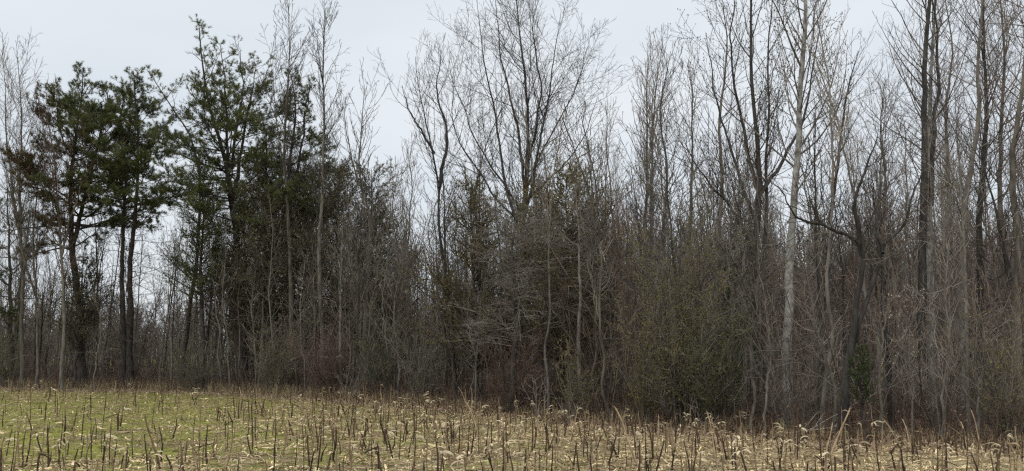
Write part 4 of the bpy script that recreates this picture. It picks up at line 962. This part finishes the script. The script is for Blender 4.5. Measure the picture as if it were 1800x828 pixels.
for i in range(len(x)):
    j = rf.choice(len(KP), p=wts); sc = (0.45 + 0.75 * rf.random() ** 0.8 + (rf.random() < 0.06) * 0.6) * (0.8 if KS[j][0] > 0.7 else 1); sc = min(sc, 1.0) if KS[j][2] or KS[j][0] > 0.9 else sc; rz = rf.uniform(0, 6.28); w = rf.uniform(0.5, 1.25)
    a, b, ma, mb_, k, lv, lm = KP[j]
    if i < 295:
        root = empty('corn_stalk', (x[i], y[i], float(gz(x[i], y[i]))), rz); root.scale = (w, w, sc); tag(root, k[5] + ' ' + fregion(x[i], y[i]), 'corn stalk', 'corn stalks standing in the stubble field')
        o = bpy.data.objects.new('stem', ma); COL.objects.link(o); o.parent = root
        for l_ in lm: o = bpy.data.objects.new('leaf', l_); COL.objects.link(o); o.parent = root
        if mb_: o = bpy.data.objects.new('husk', mb_); COL.objects.link(o); o.parent = root
    else:
        m = np.array([[cos(rz), -sin(rz), 0], [sin(rz), cos(rz), 0], [0, 0, 1]]) * np.array([w, w, sc])
        for src, mt in [(a, k[6]), (b, 'husk')] + [(l, 'leaf_dry') for l in lv]:
            if src.n:
                R_ = rest.setdefault(mt, MB()); v = np.concatenate(src.v) @ m.T + [x[i], y[i], float(gz(x[i], y[i]))]; n0 = R_.n; R_.v.append(v.astype(np.float32)); R_.f += [f + n0 for f in src.f]; R_.n += len(v)
print('stalks', len(x), 'nearest rest at', y[min(295, len(y) - 1)])
for mt, m_ in rest.items(): tag(m_.build('far_stubble', M[mt]), kind='stuff')

# things one can single out at the edge
def dead_weed(label, px, d, H, seed, n=7):
    rg = np.random.default_rng(seed); mb, m2 = MB(), MB(); a = rg.uniform(0, 6.28, n)
    p, q = grow(rg, np.zeros((n, 3)), np.stack([np.cos(a) * .5, np.sin(a) * .3, np.ones(n)], 1), H * rg.uniform(.6, 1.1, n), np.full(n, .011), .005, 8, .12, 0); tubes(mb, p, q, 5)
    s, d_, t, pr, par = spawn(rg, p, q, 5, .3, 1, 30, 60); p, q = grow(rg, s, d_, H * .28 * rg.uniform(.5, 1.2, len(par)), pr * .7, .003, 5, .15, .04); tubes(m2, p, q, 4)
    x = topx(px, d); r = empty('dead_weed', (x, d, float(gz(x, d)))); tag(r, label, 'dead weed', 'pale dead weeds at the edge of the wood'); mb.build('stems', M['bark_light'], r); m2.build('twigs', M['twig_pale'], r)
dead_weed('pale forked dead weed in front of the wood, left of the middle', 612, 33, 1.25, 961)
dead_weed('taller pale dead weed just left of the low olive shrub', 945, 24, 1.3, 962, 5)
dead_weed('pale branching dead weed at the foot of the small olive shrub', 998, 22.5, 0.9, 963, 6)
dead_weed('thin pale dead weed leaning at the field edge below the olive shrub', 1235, 20.2, 0.8, 964, 4)
def log(label, px, d, L_, r, ang, seed, up=0.03, kids=6):
    rg = np.random.default_rng(seed); x = topx(px, d); tr, br = MB(), MB()
    p, q = grow(rg, np.array([[0, 0, r]]), np.array([[cos(ang), sin(ang), up]]), np.array([L_]), np.array([r]), r * .4, 12, .04, 0); tubes(tr, p, q, 7, .08, rg)
    s, d_, t, pr, par = spawn(rg, p, q, kids, .2, 1, 30, 60); d_[:, 2] = np.abs(d_[:, 2]); p, q = grow(rg, s, d_, rg.uniform(.4, 1.1, kids), pr * .6, .005, 6, .12, .0); tubes(br, p, q, 4)
    o = empty('fallen_branch', (x, d, float(gz(x, d)))); tag(o, label, 'fallen branch', 'fallen branches along the wood edge'); tr.build('limb', M['log'], o); br.build('twigs', M['twig_pale'], o)
log('long pale fallen branch lying along the edge at the far left', -5, 46.5, 5.5, .07, -.04, 971)
log('shorter fallen branch just behind the long one at the far left', 30, 47.2, 3.6, .05, .06, 972)
log('thin fallen branch right of the long one, its twigs sticking up', 130, 46.6, 2.2, .035, -.2, 973)
log('grey fallen branch propped at the foot of the olive shrub', 1180, 20.9, 1.8, .03, -.25, 974, .12)
log('pale broken stick lying in front of the white-barked trunk', 1372, 18.6, 1.4, .028, -.5, 975, .15)

k = 16000; x = rf.uniform(-34, 12, k * 2); y = edge(x) + 0.6 - rf.random(k * 2) ** 1.4 * 3.4; px = todepthpx(x, y); ok = (px > -50) & (px < 1850); x, y = x[ok][:k], y[ok][:k]
mb = MB(); leaves(mb, rf, np.stack([x, y, gz(x, y) + 0.03 + rf.random(len(x)) * 0.02], 1), 0.08, up=1.5)
tag(mb.build('blown_leaves', M['litter'], smooth=False), kind='stuff')
k = 9000; x = rf.uniform(-34, -4, k); y = edge(x) - rf.random(k) ** 1.5 * 3.0 + 0.3
mb = MB(); blades(mb, rf, np.stack([x, y, gz(x, y)], 1), np.tile([0, 0, 1.0], (k, 1)), 0.16, 0.012, 0.6)
tag(mb.build('dry_grass', M['dry_grass'], smooth=False), kind='stuff')
